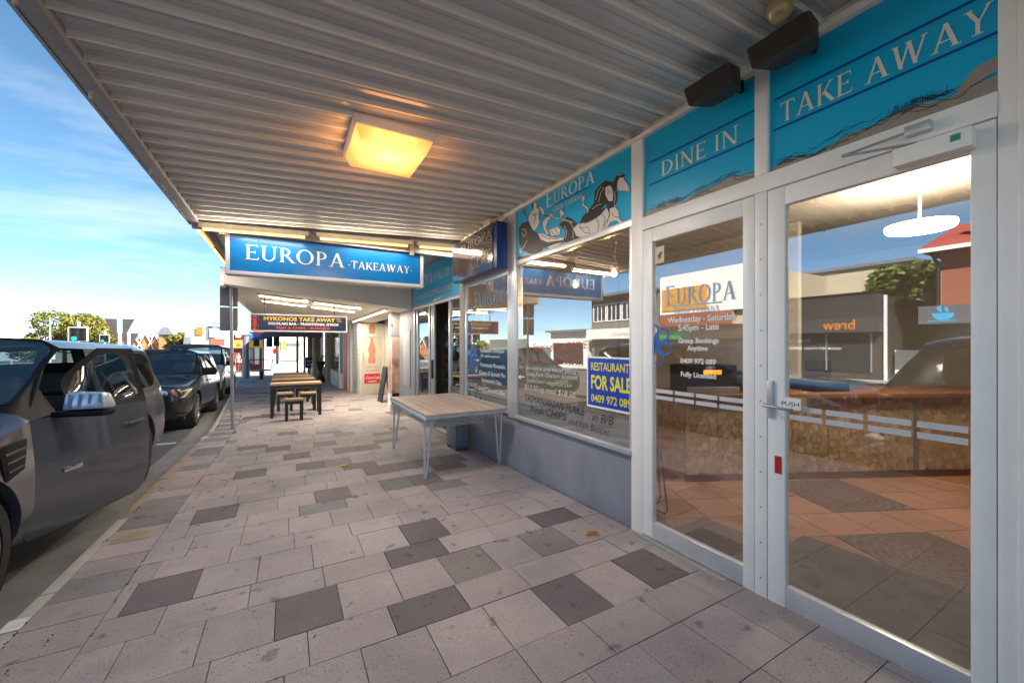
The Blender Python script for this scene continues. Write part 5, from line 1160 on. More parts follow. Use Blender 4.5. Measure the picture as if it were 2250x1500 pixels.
    def islands(nm, idx, mat):
        b2 = bmesh.new(); b2.from_mesh(full); left = {f for f in b2.faces if f.material_index == idx}
        while left:
            s0 = left.pop(); st_ = [s0]; isl = [s0]
            while st_:
                f = st_.pop()
                for e in f.edges:
                    for f2 in e.link_faces:
                        if f2 in left: left.discard(f2); st_.append(f2); isl.append(f2)
            vm = {}; vs_ = []; fs_ = []
            for f in isl:
                q = []
                for v in f.verts:
                    if v not in vm: vm[v] = len(vs_); vs_.append(tuple(v.co))
                    q.append(vm[v])
                fs_.append(tuple(q))
            mesh(nm, vs_, fs_, mat, t, False, smooth=True)
        b2.free()
    part('body', (0,), pnt); islands('side_window', 1, M_carglass); part('windscreen', (2,), M_windscreen); part('rear_window', (3,), M_carglass); part('window_trim', (4,), M_trim)
    if door_open:
        dg_ = tag(bpy.data.objects.new('open_door', None), 'open front passenger door with mirror'); hinge = Vector((hw*.99, a0+.02, 0))
        COL.objects.link(dg_); dg_.parent = t; dg_.location = hinge; dg_.rotation_euler = (0, 0, -door_open); WM[dg_.name] = WM[t.name] @ Matrix.Translation(hinge) @ Matrix.Rotation(-door_open, 4, 'Z')
        for nm, idx, mt, so in (('door_panel', (5,), pnt, .05), ('door_window', (6,), M_carglass, 0), ('door_frame', (7,), M_trim, 0)):
            o = part(nm, idx, mt, so, dg_)
            if o:
                for v in o.data.vertices: v.co -= hinge
        L_ = lambda *a: [(p[0]-hinge.x, p[1]-hinge.y, p[2]) for p in a]
        hy = bp-.22
        MB().tube(L_((hw*1.0+.008, hy-.17, .93), (hw+.035, hy-.15, .935), (hw+.035, hy+.03, .94), (hw+.008, hy+.05, .94)), .012, 8).build('door_handle', pnt, dg_, world=False, smooth=True)
        b = MB(); b.box(hw-hinge.x+.003, hw-hinge.x+.012, .20, .36, .68, .72); b.build('badge', M_chrome, dg_, world=False, bevel=.004)
        b = MB(); x_ = hw-hinge.x
        b.add([(x_+.03, .13, 1.13), (x_+.30, .12, 1.14), (x_+.30, .26, 1.14), (x_+.03, .27, 1.13), (x_+.05, .14, 1.265), (x_+.28, .13, 1.255), (x_+.28, .22, 1.255), (x_+.05, .24, 1.265)], [(0, 3, 2, 1), (4, 5, 6, 7), (0, 1, 5, 4), (1, 2, 6, 5), (2, 3, 7, 6), (3, 0, 4, 7)])
        b.build('mirror_cap', mk('silver_cap', (.50, .53, .60), .25, .4, var=.05) if cap_reflection else pnt, dg_, world=False, bevel=.03)
        MB().box(x_-.03, x_+.285, .13, .26, 1.085, 1.128).build('mirror_base', M_trim, dg_, world=False, bevel=.015)
        if cap_reflection:  # blue bars painted on the mirror cap to imitate a reflection
            b = MB()
            for k in range(4):
                xx = x_+.07+k*.06; b.add([(xx, .128, 1.15), (xx+.022, .128, 1.15), (xx+.030, .124, 1.25), (xx+.014, .124, 1.25)], [(0, 1, 2, 3)])
            b.build('painted_mirror_reflection', mk('painted_reflection_blue', (.10, .22, .50), .3, var=.05), dg_, world=False)
        # jamb, sill and pillar of the opening
        MB().box(hw*.80, hw*.93, a0+.05, bp, .30, .42).box(hw*.82, hw*.93, bp-.06, bp+.02, .42, belt+.02).build('door_opening', M_trim, t, world=False)
        MB().bar((hw*.90, bp-.01, belt), (hw*.80, bp-.01, H-.12), .09, .06).build('pillar', M_trim, t, world=False)
        MB().bar((hw*.9, a0+.1, belt), (hw*.76, hdr, H-.12), .05).bar((hw*.76, hdr, H-.11), (hw*.76, bp, H-.1), .05).build('pillar_rail', M_trim, t, world=False)
    else:
        for s in (1, -1): MB().tube([(s*(hw+.003), bp-.3, .93), (s*(hw+.03), bp-.28, .935), (s*(hw+.03), bp-.12, .94), (s*(hw+.003), bp-.1, .94)], .012, 8).build('door_handle', pnt, t, world=False, smooth=True)
    for s in ((-1,) if door_open else (1, -1)):
        MB().box(s*(hw-.02) if s > 0 else s*(hw+.24), s*(hw+.24) if s > 0 else s*(hw-.02), a0+.12, a0+.25, belt+.02, belt+.19).build('mirror', M_trim, t, world=False, bevel=.035)
    # floor, seats, dash
    MB().box(-hw*.86, hw*.86, a0-.1, L-.35, .40, .46).box(-hw*.86, hw*.86, a0-.15, a0+.3, .46, belt-.06).build('cabin_floor', M_inside, t, world=False)
    for sx in (-.36, .36):
        for ys in (bp-.25, cp-.25):
            MB().box(sx-.24, sx+.24, ys, ys+.16, .5, 1.12).box(sx-.25, sx+.25, ys-.45, ys+.05, .5, .68).box(sx-.13, sx+.13, ys+.03, ys+.14, 1.15, 1.36).build('seat', M_seat, t, world=False, bevel=.04)
    # wheels
    for y in (fw, rw):
        for s in (1, -1):
            wd = .235; xo = s*(hw-.015); wm = tag(bpy.data.objects.new('wheel', None)); COL.objects.link(wm); wm.parent = t; wm.location = (xo, y, rad); WM[wm.name] = WM[t.name] @ Matrix.Translation((xo, y, rad))
            ri = rad*.70; e = [(ri, 0), (rad*.93, -s*.004), (rad*.985, -s*.03), (rad, -s*.06), (rad, -s*(wd-.05)), (rad*.97, -s*(wd-.015)), (ri, -s*wd), (ri, 0)]
            MB().lathe(e, (0, 0, 0), 36, 'x').build('tyre', M_tyre, wm, world=False, smooth=True)
            b = MB(); b.lathe([(ri, -s*.01), (ri*.94, -s*.025), (ri*.90, -s*.15), (0, -s*.16)], (0, 0, 0), 28, 'x')
            for k in range(10 if not simple else 5):
                a = 2*math.pi*k/(10 if not simple else 5); d_ = Vector((0, math.cos(a), math.sin(a))); b.bar(Vector((-s*.045, 0, 0))+d_*ri*.15, Vector((-s*.022, 0, 0))+d_*ri*.95, .03 if not simple else .06, .03)
            b.lathe([(0, -s*.012), (ri*.2, -s*.016), (ri*.22, -s*.05)], (0, 0, 0), 16, 'x'); b.build('rim', M_rim, wm, world=False, smooth=True)
    # inner arches, underbody
    b = MB()
    for y in (fw, rw):
        for s in (1, -1): b.lathe([(rad*1.16, s*(hw-.05)), (rad*1.16, s*(hw-.42)), (.0, s*(hw-.42))], (0, y, rad), 24, 'x')
    b.box(-hw*.85, hw*.85, .3, L-.3, .24, .34); b.build('underbody', M_inside, t, world=False)
    # nose: headlamps, grille, bumper; tail lamps
    for s in (1, -1):
        b = MB(); x0, x1 = hw*.42, hw*.90; zb_, zt_ = hd-.30, hd-.12
        v = [(s*x0, -.012, zb_+.03), (s*(x1+.0), .06, zb_+.02), (s*(x1+.085), .32, zt_+.0), (s*(x0+.06), .03, zt_+.01)]; b.add(v+[(p[0], p[1]+.18, p[2]) for p in v], [(0, 1, 2, 3), (4, 5, 6, 7), (0, 1, 5, 4), (1, 2, 6, 5), (2, 3, 7, 6), (3, 0, 4, 7)])
        hl = b.build('headlight', M_lens, t, world=False, bevel=.012)
        for q, (fx, r_) in enumerate(((.32, .062), (.62, .055))): 
            cx = s*(x0+(x1-x0)*fx); cy_ = .01+.07*fx; MB().lathe([(0, -.012), (r_*.6, -.006), (r_, .0), (r_, .05)], (cx, cy_-.02, (zb_+zt_)/2+.02), 16, 'y').build('lamp_bowl', M_chrome if q == 0 else M_amber, hl, world=False, smooth=True)
        b = MB(); b.box(s*hw*.86-.03, s*hw*.86+.03, L-.17, L-.05, .82, belt-.02); b.build('tail_light', M_tail, t, world=False, bevel=.02)
    MB().box(-hw*.40, hw*.40, -.004, .06, hd-.30, hd-.13).build('grille', M_trim, t, world=False, bevel=.01)
    MB().box(-hw*.62, hw*.62, -.012, .10, .36, .52).build('bumper_intake', M_trim, t, world=False, bevel=.02)
    MB().box(-.26, .26, -.022, -.012, .55, .66).build('number_plate', M_plate, t, world=False)
    for s in (.25, -.35): MB().tube([(s*1.2, a0-.10, hd+.145), (s*1.2+.55, a0+.02, hd+.175)], .008, 6).build('wiper', M_trim, t, world=False)
    return t
SUV = dict(fw=.95, rw=3.9, rad=.385, cowl=1.52, hdr=2.25, b=2.72, c=3.70, d=4.55, tail=.33, rake=.3, dark_d=True, boxy=True)
M_rr = paint('charcoal_paint', (.088, .097, .128), .3, .3)
rr = car('parked_car', 'charcoal grey four wheel drive with its front door open at the kerb', (-2.455, 2.36, gz(4.9)+ROADZ-.0), 5.12, 1.96, 1.70, M_rr, SUV, door_open=R(17), belt=1.10, hood=1.03, cap_reflection=True)
rr.location.z = gz(2.36)+ROADZ+.0
def vent(t, hw):
    v = [(hw*.985, 1.12, .98), (hw*.985, 1.42, .99), (hw*.985, 1.40, .80), (hw*.985, 1.20, .76)]
    b = MB().add(v+[(p[0]+.018, p[1], p[2]) for p in v], [(0, 1, 2, 3), (4, 5, 6, 7), (0, 1, 5, 4), (1, 2, 6, 5), (2, 3, 7, 6), (3, 0, 4, 7)]); vn = b.build('fender_vent', M_trim, t, world=False, bevel=.008)
    b = MB()
    for k in range(3): b.bar((hw*.985+.02, 1.17+k*.02, .93-k*.055), (hw*.985+.02, 1.39-k*.01, .94-k*.055), .012)
    b.build('vent_bars', mk('dark_chrome', (.12, .12, .13), .3, .7, var=.1), vn, world=False)
vent(rr, .98)
def side_trim(t, hw, L):
    MB().box(hw*.86, hw*.94, 1.62, 3.40, .26, .36).build('sill_cladding', M_trim, t, world=False, bevel=.015)
    MB().bar((hw*.978, 2.80, 1.098), (hw*.975, 4.60, 1.105), .012).build('belt_strip', M_chrome, t, world=False)
    b = MB()
    for y in (2.76, 3.52): b.bar((hw*.995, y, .44), (hw*1.004, y+.01, .62), .008).bar((hw*1.004, y+.01, .62), (hw*1.003, y+.02, .82), .008).bar((hw*1.003, y+.02, .82), (hw*.978, y+.03, 1.09), .008)
    b.build('shut_line', M_trim, t, world=False)
    MB().tube([(hw+.004, 3.28, .935), (hw+.03, 3.30, .94), (hw+.03, 3.45, .94), (hw+.004, 3.47, .94)], .012, 8).build('rear_door_handle', M_rr, t, world=False, smooth=True)
side_trim(rr, .98, 5.12)
M_rav = paint('black_paint', (.022, .022, .028), .22, .2)
rav = car('parked_car', 'black compact four wheel drive parked behind the charcoal one', (-2.60, 9.9, gz(9.9)+ROADZ), 4.6, 1.84, 1.69, M_rav, dict(fw=.93, rw=3.66, rad=.365, cowl=1.32, hdr=2.0, b=2.5, c=3.35, d=4.05, tail=.36, rake=.3), belt=1.06, hood=.98, simple=True)
M_sil = paint('silver_paint', (.50, .52, .55), .3, .3)
car('parked_car', 'tall silver white wagon parked third in line', (-2.85, 15.9, gz(15.9)+ROADZ), 4.8, 1.92, 1.95, M_sil, dict(fw=.9, rw=3.7, rad=.37, cowl=1.2, hdr=1.85, b=2.45, c=3.4, d=4.3, tail=.25, rake=.2), belt=1.15, hood=1.08, simple=True)
M_blk2 = paint('dark_blue_paint', (.012, .016, .03), .25, .2)
car('parked_car', 'dark hatchback parked ahead of the charcoal car, seen in the door glass', (-2.45, -2.62, gz(-2.62)+ROADZ), 4.7, 1.85, 1.66, M_blk2, dict(fw=.93, rw=3.66, rad=.36, cowl=1.4, hdr=2.1, b=2.55, c=3.4, d=4.1, tail=.40, rake=.34), belt=1.04, hood=.97, simple=True)
# ---------------------------------------------------------------- opposite side of the street (also seen in the glass)
XO = -18.0
def bld(name, label, loc, cat='building', grp=None): return thing(name, label, cat, loc, group=grp)
def brickwall(name, par, x, y0, y1, z0, z1, mat, cw=.24, ch=.085, face=1):
    w_ = box(name, x-.25, x, y0, y1, z0, z1, M_mortar, par); b = MB(); r_ = 0; z = z0
    while z < z1-.02:
        y = y0-(cw/2 if r_ % 2 else 0)
        while y < y1:
            ya, yb = max(y0, y), min(y1, y+cw-.012)
            if yb-ya > .03: b.box(x-.002, x+.012, ya, yb, z, min(z1, z+ch-.012))
            y += cw
        z += ch; r_ += 1
    b.build('bricks', mat, w_, kind='stuff'); return w_
def win(par, x, y0, y1, z0, z1, frame=M_white, bars=1):
    wv = box('window', x-.05, x+.02, y0, y1, z0, z1, M_win, par)
    for a in ((y0-.06, y0, z0-.06, z1+.06), (y1, y1+.06, z0-.06, z1+.06), (y0, y1, z0-.06, z0), (y0, y1, z1, z1+.06)): box('frame', x, x+.06, *a, frame, wv)
    for k in range(bars): yy = y0+(y1-y0)*(k+1)/(bars+1); box('frame', x+.001, x+.05, yy-.025, yy+.025, z0, z1, frame, wv)
z0 = -.55
A = bld('brick_house', 'red brick two storey shop with red roof and chimney across the road', (XO-4, 3, z0))
brickwall('wall', A, XO+.0, .5, 5.45, 2.9, 5.2, M_redbrick); box('ground_storey', XO-.4, XO-.05, .5, 5.45, z0, 2.9, mk('blue_grey_shop', (.08, .09, .11), .6), A); box('body', XO-9, XO-.42, .5, 5.4, z0, 5.2, M_redbrick, A)
win(A, XO+.02, 2.2, 3.6, 3.55, 4.75, bars=1); win(A, XO+.02, .9, 1.9, 3.55, 4.75, bars=0)
MB().prism([(-9.6, 5.15), (.6, 5.15), (.5, 5.3), (-4.5, 7.0), (-9.6, 5.3)], lambda p: (XO+p[0], .1, p[1]), lambda p: (XO+p[0], 5.95, p[1])).build('roof', M_redroof, A); box('chimney', XO-1.6, XO-.9, 4.0, 4.75, 5.3, 7.0, M_redbrick, A)
box('gutter', XO+.5, XO+.62, .1, 5.95, 5.1, 5.25, M_white, A); MB().tube([(XO+.55, 5.6, 5.15), (XO+.1, 5.5, 4.6), (XO+.1, 5.5, .0)], .06, 8).build('downpipe', M_black, A)
sg = box('shop_fascia', XO+.02, XO+.75, 0.6, 5.9, 2.25, 2.95, mk('slate_fascia', (.09, .10, .12), .5), A)
cup = [(.0, .30), (.62, .30), (.56, .12), (.44, .04), (.18, .04), (.06, .12)]
M_cup = mk('cup_blue', (.03, .35, .65), .5, var=0)
decal('cup_logo', [cup, [(-.1, -.02), (.75, -.02), (.70, .02), (-.05, .02)], [(.15, .34), (.22, .34), (.3, .5), (.2, .56)], [(.32, .34), (.4, .34), (.5, .5), (.38, .6)]], WEST(XO+.75, 4.9, 2.36), M_cup, sg, .004)
sans('lettering', 'SIP CAFE', WEST(XO+.75, 1.2, 2.42), .5, M_wtext, sg, width=2.6, lift=.006)
B = bld('dark_cafe', 'low dark clad cafe with orange brew signs across the road', (XO-3, 10, z0))
box('wall', XO-.3, XO, 7.2, 13.0, z0, 3.75, M_darkshop, B); box('body', XO-8, XO-.3, 7.2, 13.0, z0, 3.6, M_darkshop, B); box('parapet_cap', XO-.35, XO+.06, 7.15, 13.0, 3.75, 3.83, M_black, B)
k_ = 0
while k_ < 14: box('cladding_board', XO+.002, XO+.02, 7.22, 12.98, 2.72+k_*.073, 2.72+k_*.073+.066, M_darkshop, B); k_ += 1
fb = box('fascia', XO+.022, XO+.5, 7.2, 13.0, 2.0, 2.68, mk('dark_fascia', (.05, .05, .052), .5, var=.2), B)
for yy in (8.0, 11.1): sans('lettering', 'brew', WEST(XO+.5, yy, 2.14), .62, M_orange, fb, width=1.25, lift=.01, bold=.012)
box('shop_window', XO+.001, XO+.04, 7.6, 12.7, .2, 1.95, M_win, B)
sans('lettering', 'brew coffee', WEST(XO+.041, 10.0, 1.55), .3, M_wtext, B, width=1.35, lift=.006); sans('lettering', 'GOURMET FOOD  ESPRESSO BAR', WEST(XO+.041, 8.7, 1.2), .16, M_wtext, B, width=2.9, lift=.006)
for yy in (7.6, 9.3, 11.0, 12.7): box('mullion', XO+.042, XO+.08, yy-.03, yy+.03, .2, 1.95, M_steel, B)
Bp = box('side_pipe', XO+.02, XO+.12, 7.06, 7.16, -.4, 3.6, M_whitesteel, B)
C = bld('white_shop', 'white walled shop with orange panel, brick band and green sign across the road', (XO-3, 16, z0))
box('wall', XO-.3, XO, 13.0, 19.2, 3.5, 6.1, M_whitewall, C); box('body', XO-9, XO-.3, 13.0, 19.2, z0, 6.0, M_beige, C); box('orange_panel', XO+.002, XO+.05, 15.6, 19.0, 3.7, 5.2, mk('orange_panel', (.58, .27, .05), .6), C)
brickwall('brick_band', C, XO+.01, 14.0, 19.2, 2.65, 3.5, M_redbrick); box('shopfront', XO-.3, XO+.0, 13.0, 19.2, z0, 2.65, M_darkshop, C); gs = box('green_fascia', XO+.02, XO+.4, 16.5, 19.2, 1.75, 2.3, mk('dark_green', (.02, .08, .06), .5), C); box('grey_fascia', XO+.02, XO+.38, 13.0, 16.4, 1.8, 2.6, M_darkshop, C)
sans('lettering', 'xambni', WEST(XO+.4, 17.2, 1.86), .45, M_green, gs, width=1.7, lift=.008, bold=.01); box('shop_window', XO+.005, XO+.03, 13.4, 18.8, .1, 1.6, M_win, C)
Dd = bld('grey_office', 'grey two storey office with a band of white framed windows across the road', (XO-3, 23, z0))
box('wall', XO-.3, XO, 19.3, 26.4, z0, 5.3, mk('office_grey', (.16, .15, .14), .7, var=.1), Dd); box('body', XO-9, XO-.3, 19.3, 26.4, z0, 5.2, M_beige, Dd); box('eaves', XO-.5, XO+.7, 19.2, 26.6, 5.3, 5.5, M_roofgrey, Dd)
for k in range(4): win(Dd, XO+.01, 19.7+k*1.65, 21.1+k*1.65, 3.4, 4.7, bars=2)
vf = box('white_fascia', XO+.02, XO+.6, 19.4, 26.4, 1.9, 2.7, M_whitewall, Dd); sans('lettering', 'VINTAGE ROCK', WEST(XO+.6, 20.2, 2.1), .35, M_brownprint, vf, width=3.2, lift=.006)
box('shop_window', XO+.005, XO+.03, 19.8, 26.0, .1, 1.8, M_win, Dd)
E_ = bld('beige_hall', 'plain beige walled hall standing behind the cafe across the road', (XO-12, 13, z0)); box('wall', XO-18, XO-9.5, 9.0, 17.5, z0, 6.4, M_beige, E_); box('roof', XO-18.2, XO-9.3, 8.8, 17.7, 6.4, 6.6, M_roofgrey, E_)
F_ = bld('low_white_shop', 'low white shop with flat roof farther along the opposite side', (XO-3, 30, z0)); box('wall', XO-8, XO, 27, 32.5, -.9, 2.6, M_whitewall, F_); box('roof', XO-8.2, XO+.5, 26.9, 32.7, 2.6, 2.8, M_roofgrey, F_); box('shop_window', XO+.002, XO+.03, 27.5, 32, -.3, 1.6, M_win, F_)
H_ = bld('gable_shed', 'pale gabled shed in the gap between cafe and brick house', (XO-11, 6, z0)); MB().prism([(4.9, z0), (8.4, z0), (8.4, 1.6), (6.6, 3.0), (4.9, 1.6)], lambda p: (XO-14, p[0], p[1]), lambda p: (XO-9.6, p[0], p[1])).build('wall', M_beige, H_); box('white_fence', XO-1, XO-.9, 5.5, 7.1, -.4, 1.2, M_whitewall, H_)
lp = thing('light_pole', 'tall pale street light pole on the opposite kerb', 'street light', (-16.3, 10.3, gz(10.3)))
MB().tube([(0, 0, 0), (0, 0, 9)], [.11, .07], 12).build('pole', M_whitesteel, lp, world=False, smooth=True); MB().tube([(0, 0, 8.9), (.9, 0, 9.2), (1.6, 0, 9.2)], .04, 8).build('arm', M_whitesteel, lp, world=False); box('lantern', 1.4, 2.1, -.14, .14, 9.14, 9.26, M_steel, lp, world=False)
# ---------------------------------------------------------------- trees: trunk, limbs and a crown of many leaf faces
def tree(name, label, x, y, z, h, rx, rz, n, mat, seed, leaf=.16, grp='street trees'):
    t = thing(name, label, 'tree', (x, y, z), group=grp); rn = random.Random(seed)
    b = MB(); b.tube([(0, 0, 0), (.05, .03, h*.25), (0, .1, h*.5), (.1, .05, h*.75)], [.035*h, .028*h, .02*h, .008*h], 9)
    lumps = []
    for k in range(13):
        a = rn.uniform(0, 6.28); e = rn.uniform(-.25, 1.0); r_ = rn.uniform(.35, .85)
        c = Vector((math.cos(a)*rx*r_*math.sqrt(max(.05, 1-e*e*.8)), math.sin(a)*rx*r_*math.sqrt(max(.05, 1-e*e*.8)), h-rz+rz*e*.75)); lumps.append((c, rx*rn.uniform(.22, .42)))
        if k < 9: b.tube([(0, .05, h*rn.uniform(.3, .5)), tuple(c*.55+Vector((0, 0, h*.2))), tuple(c)], [.012*h, .008*h, .003*h], 6)
    b.build('trunk', M_bark, t, world=False, smooth=True)
    v = []; f = []
    for k in range(n):
        c, r_ = rn.choice(lumps); d = Vector((rn.gauss(0, 1), rn.gauss(0, 1), rn.gauss(0, 1))).normalized()*r_*rn.uniform(.55, 1.12)**.7; d.z *= .75; p = c+d
        u = Vector((rn.gauss(0, 1), rn.gauss(0, 1), rn.gauss(0, .6))).normalized(); w_ = u.cross(Vector((rn.gauss(0, 1), rn.gauss(0, 1), rn.gauss(0, 1)))).normalized(); s1 = leaf*rn.uniform(.6, 1.3); i0 = len(v)
        v += [tuple(p-u*s1), tuple(p+w_*s1*.5), tuple(p+u*s1), tuple(p-w_*s1*.5)]; f.append((i0, i0+1, i0+2, i0+3))
    mesh('crown', v, f, mat, t, world=False)
tree('street_tree', 'bushy green tree rising behind the cafe across the road', XO-7, 7.6, z0, 6.4, 2.9, 2.5, 9000, M_leaf, 2, .17)
tree('street_tree', 'dark far tree beside the brick house across the road', XO-24, 6.5, z0, 6.8, 2.2, 2.0, 3500, M_leaf, 5, .2)
tree('street_tree', 'broad yellow green tree beyond the junction on the left', -22.0, 64, -2.0, 7.0, 4.6, 3.6, 26000, M_leafol, 3, .14)
tree('street_tree', 'small yellow green tree beside the far brick tower', -16.6, 92, -2.5, 6.2, 2.3, 2.4, 4000, M_leafol, 8, .25)
# ---------------------------------------------------------------- beyond the junction
def from_px(px, y):                                # x of a far thing that stands at street distance y
    X = (px-1125)/875.0; dx, dy = _c*X+_s, -_s*X+_c; return dx/dy*y
def z_px(px, py, y):
    X = (px-1125)/875.0; return CZ+(757-py)/875.0*y/(-_s*X+_c)
def block(name, label, px0, px1, y, ptop, mat, depth=8, base=-1.6, cat='building', grp='buildings beyond the junction'):
    x0, x1 = from_px(px0, y), from_px(px1, y); zt = z_px((px0+px1)/2, ptop, y); t = thing(name, label, cat, (x0, y, base), group=grp); box('wall', x0, x1, y, y+depth, base, zt, mat, t); return t, x0, x1, zt
t, x0, x1, zt = block('white_corner_shop', 'bright white corner shop with a doorway and window across the side street', 579, 720, 46, 690, M_whitewall)
def rel(px, py, y=46): return from_px(px, y), z_px(px, py, y)
def wbox(nm, pa, pb, ya, yb, m, dpt=.05, y=46, par=None): xa, xb = from_px(pa, y), from_px(pb, y); return box(nm, min(xa, xb), max(xa, xb), y-dpt, y-.002, z_px((pa+pb)/2, yb, y), z_px((pa+pb)/2, ya, y), m, par)
wbox('door', 607, 613, 748, 799, M_win, par=t); wbox('white_door', 585, 601, 748, 797, mk('pale_blue_door', (.55, .60, .68), .5), par=t); wbox('window', 617, 660, 748, 791, mk('pale_window', (.38, .40, .36), .3, var=.4, scale=.6), par=t); wbox('green_poster', 617, 629, 748, 767, mk('green_poster', (.25, .32, .08), .5), .08, par=t); wbox('window_bar', 630, 660, 754, 759, M_roofgrey, .09, par=t); wbox('base_strip', 617, 655, 791, 792.5, M_roofgrey, .09, par=t)
t, x0, x1, zt = block('yellow_red_shop', 'yellow and dark red shop with a barred window across the side street', 513, 578, 47.5, 735, M_darkred)
wbox('yellow_band', 514, 577, 747, 764, M_yellowwall, .3, 47.5, t); wbox('white_pillar', 560, 570, 764, 800, M_whitewall, .2, 47.5, t); gt = wbox('barred_window', 545, 557, 766, 799, mk('grille_dark', (.12, .09, .08), .6), .1, 47.5, t)
for k in range(5): wbox('bar', 546+k*2.4, 546.5+k*2.4, 766, 799, M_white, .14, 47.5, gt)
sgn = wbox('round_sign', 518, 530, 727, 742, mk('pink_sign', (.6, .35, .3), .5), .25, 47.5, t); wbox('notice', 522, 531, 754, 759, M_roofgrey, .35, 47.5, t)
t, x0, x1, zt = block('grey_white_shop', 'white and grey shop with steep gable and roof billboard beyond the junction', 452, 512, 62, 717, M_whitewall)
wbox('grey_gable', 452, 466, 716, 745, M_roofgrey, .1, 62, t); wbox('white_panel', 461, 476, 722, 741, mk('white_panel', (.75, .75, .75), .6), .2, 62, t); wbox('red_front', 463, 494, 744, 765, M_redbrick, .15, 62, t); wbox('billboard', 466, 527, 695, 711, mk('billboard', (.45, .47, .50), .5, var=.5, scale=.7), .3, 62, t); wbox('billboard_frame', 466, 527, 711, 713, M_roofgrey, .4, 62, t)
t, x0, x1, zt = block('orange_tower', 'small orange brick tower with grey cap beyond the junction', 349, 377, 95, 735, mk('orange_brick', (.42, .17, .07), .8, var=.15), 5)
MB().prism([(x0-.3, zt), (x1+.3, zt), (x1-.5, zt+1.4), (x0+.5, zt+1.4)], lambda p: (p[0], 94.7, p[1]), lambda p: (p[0], 100.3, p[1])).build('roof', M_roofgrey, t); wbox('window', 360, 369, 735, 742, M_win, .1, 95, t)
t, x0, x1, zt = block('cream_orange_block', 'cream and orange flats block far beyond the junction', 406, 448, 85, 722, mk('cream_flats', (.58, .46, .34), .8, var=.1), 8); wbox('orange_face', 431, 446, 718, 735, M_orange, .2, 85, t); wbox('awning', 405, 420, 740, 755, M_roofgrey, .4, 85, t)
for k, (pa, pb, pm, py_) in enumerate(((285, 308, 296, 753), (306, 332, 320, 746), (330, 350, 340, 747))):
    y_ = 100; t = thing('gabled_cottage', ['left small gabled brick cottage with white barge boards', 'middle tall gabled brick cottage with white barge boards', 'right gabled brick cottage with white barge boards'][k], 'house', (from_px(pm, y_), y_, -2), group='gabled brick cottages')
    xa, xb, xm = from_px(pa, y_), from_px(pb, y_), from_px(pm, y_); ze = z_px(pm, 764, y_); zr = z_px(pm, py_-11, y_)
    MB().prism([(xa, -3), (xb, -3), (xb, ze), (xm, zr), (xa, ze)], lambda p: (p[0], y_, p[1]), lambda p: (p[0], y_+6, p[1])).build('wall', mk('cottage_brick', (.50, .17, .06), .8, var=.1), t)
    MB().prism([(xa-.4, ze-.4), (xm, zr+.1), (xb+.4, ze-.4), (xb+.4, ze-.1), (xm, zr+.5), (xa-.4, ze-.1)], lambda p: (p[0], y_-.3, p[1]), lambda p: (p[0], y_-.1, p[1])).build('barge_board', M_white, t)
    MB().prism([(xa-.4, ze), (xm, zr+.5), (xb+.4, ze), (xm, zr+.3)], lambda p: (p[0], y_-.1, p[1]), lambda p: (p[0], y_+7, p[1])).build('roof', M_roofgrey, t)
t, x0, x1, zt = block('long_roof_hall', 'long low hall with grey pitched roof far on the left', 205, 345, 118, 757, mk('hall_wall', (.40, .2, .12), .8), 10)
MB().prism([(x0, zt-.2), (x1, zt-.2), (x1-4, z_px(300, 737, 118)), (x0+2, z_px(240, 735, 118))], lambda p: (p[0], 117.5, p[1]), lambda p: (p[0], 129, p[1])).build('roof', M_roofgrey, t)
t, x0, x1, zt = block('white_low_building', 'long white low building at the far left horizon', -60, 62, 110, 739, M_whitewall, 10)
hill = mesh('hills', [(-260, 420, -12), (120, 420, -12), (120, 430, 4), (40, 430, 6), (-40, 430, 8), (-120, 430, 5), (-260, 430, 9)], [tuple(range(7))], mk('far_hills', (.10, .13, .12), 1, var=.2, scale=.05)); hill['kind'] = 'structure'
def signal(px, y, ptop, pbot, label, w_=.5):
    x = from_px(px, y); t = thing('traffic_light', label, 'traffic light', (x, y, gz(y)), group='traffic lights beyond the cars'); zt, zb = z_px(px, ptop, y), z_px(px, pbot, y); h = zt-zb
    box('backboard', x-h*.5, x+h*.5, y-.03, y, zb, zt, M_whitesteel, t, bevel=.03); box('panel', x-h*.42, x+h*.42, y-.05, y-.031, zb+.04, zt-.05, M_black, t)
    for i in range(3):
        for j in (-1, 1): MB().lathe([(0, -.03), (h*.13, -.02), (h*.14, .0)], (x+j*h*.2, y-.05, zb+h*(.2+.3*i)), 12, 'y').build('lens', mk('green_lit', (.0, .4, .2), .4, var=0, emit=(.02, .9, .45), estr=.10) if i == 0 and j == -1 else M_trim, t)
    MB().tube([(x, y+.05, gz(y)), (x, y+.05, zt+.35)], .08, 8).build('pole', M_whitesteel, t)
signal(172, 38, 718, 750, 'larger traffic light showing green in front of the yellow tree'); signal(230, 50, 735, 752, 'smaller traffic light showing green right of the yellow tree')
for px, y, pt, lb in ((263, 55, 698, 'taller white banner pole with two dark wedge shaped banners'), (283, 80, 730, 'shorter distant banner pole behind the tall one')):
    x = from_px(px, y); zt = z_px(px, pt, y); k = .9; t = thing('banner_pole', lb, 'banner', (x, y, gz(y)), group='street banners'); MB().tube([(x, y, gz(y)), (x, y, zt)], .14, 8).build('pole', M_whitesteel, t)
    for s_ in (-1, 1): MB().prism([(x+s_*.2, zt-.1), (x+s_*1.15, zt-.1), (x+s_*.3, zt-2.2), (x+s_*.2, zt-2.2)], lambda p: (p[0], y-.03, p[1]), lambda p: (p[0], y+.03, p[1])).build('banner', mk('banner_grey', (.05, .042, .042), .7, var=.3, scale=2), t)
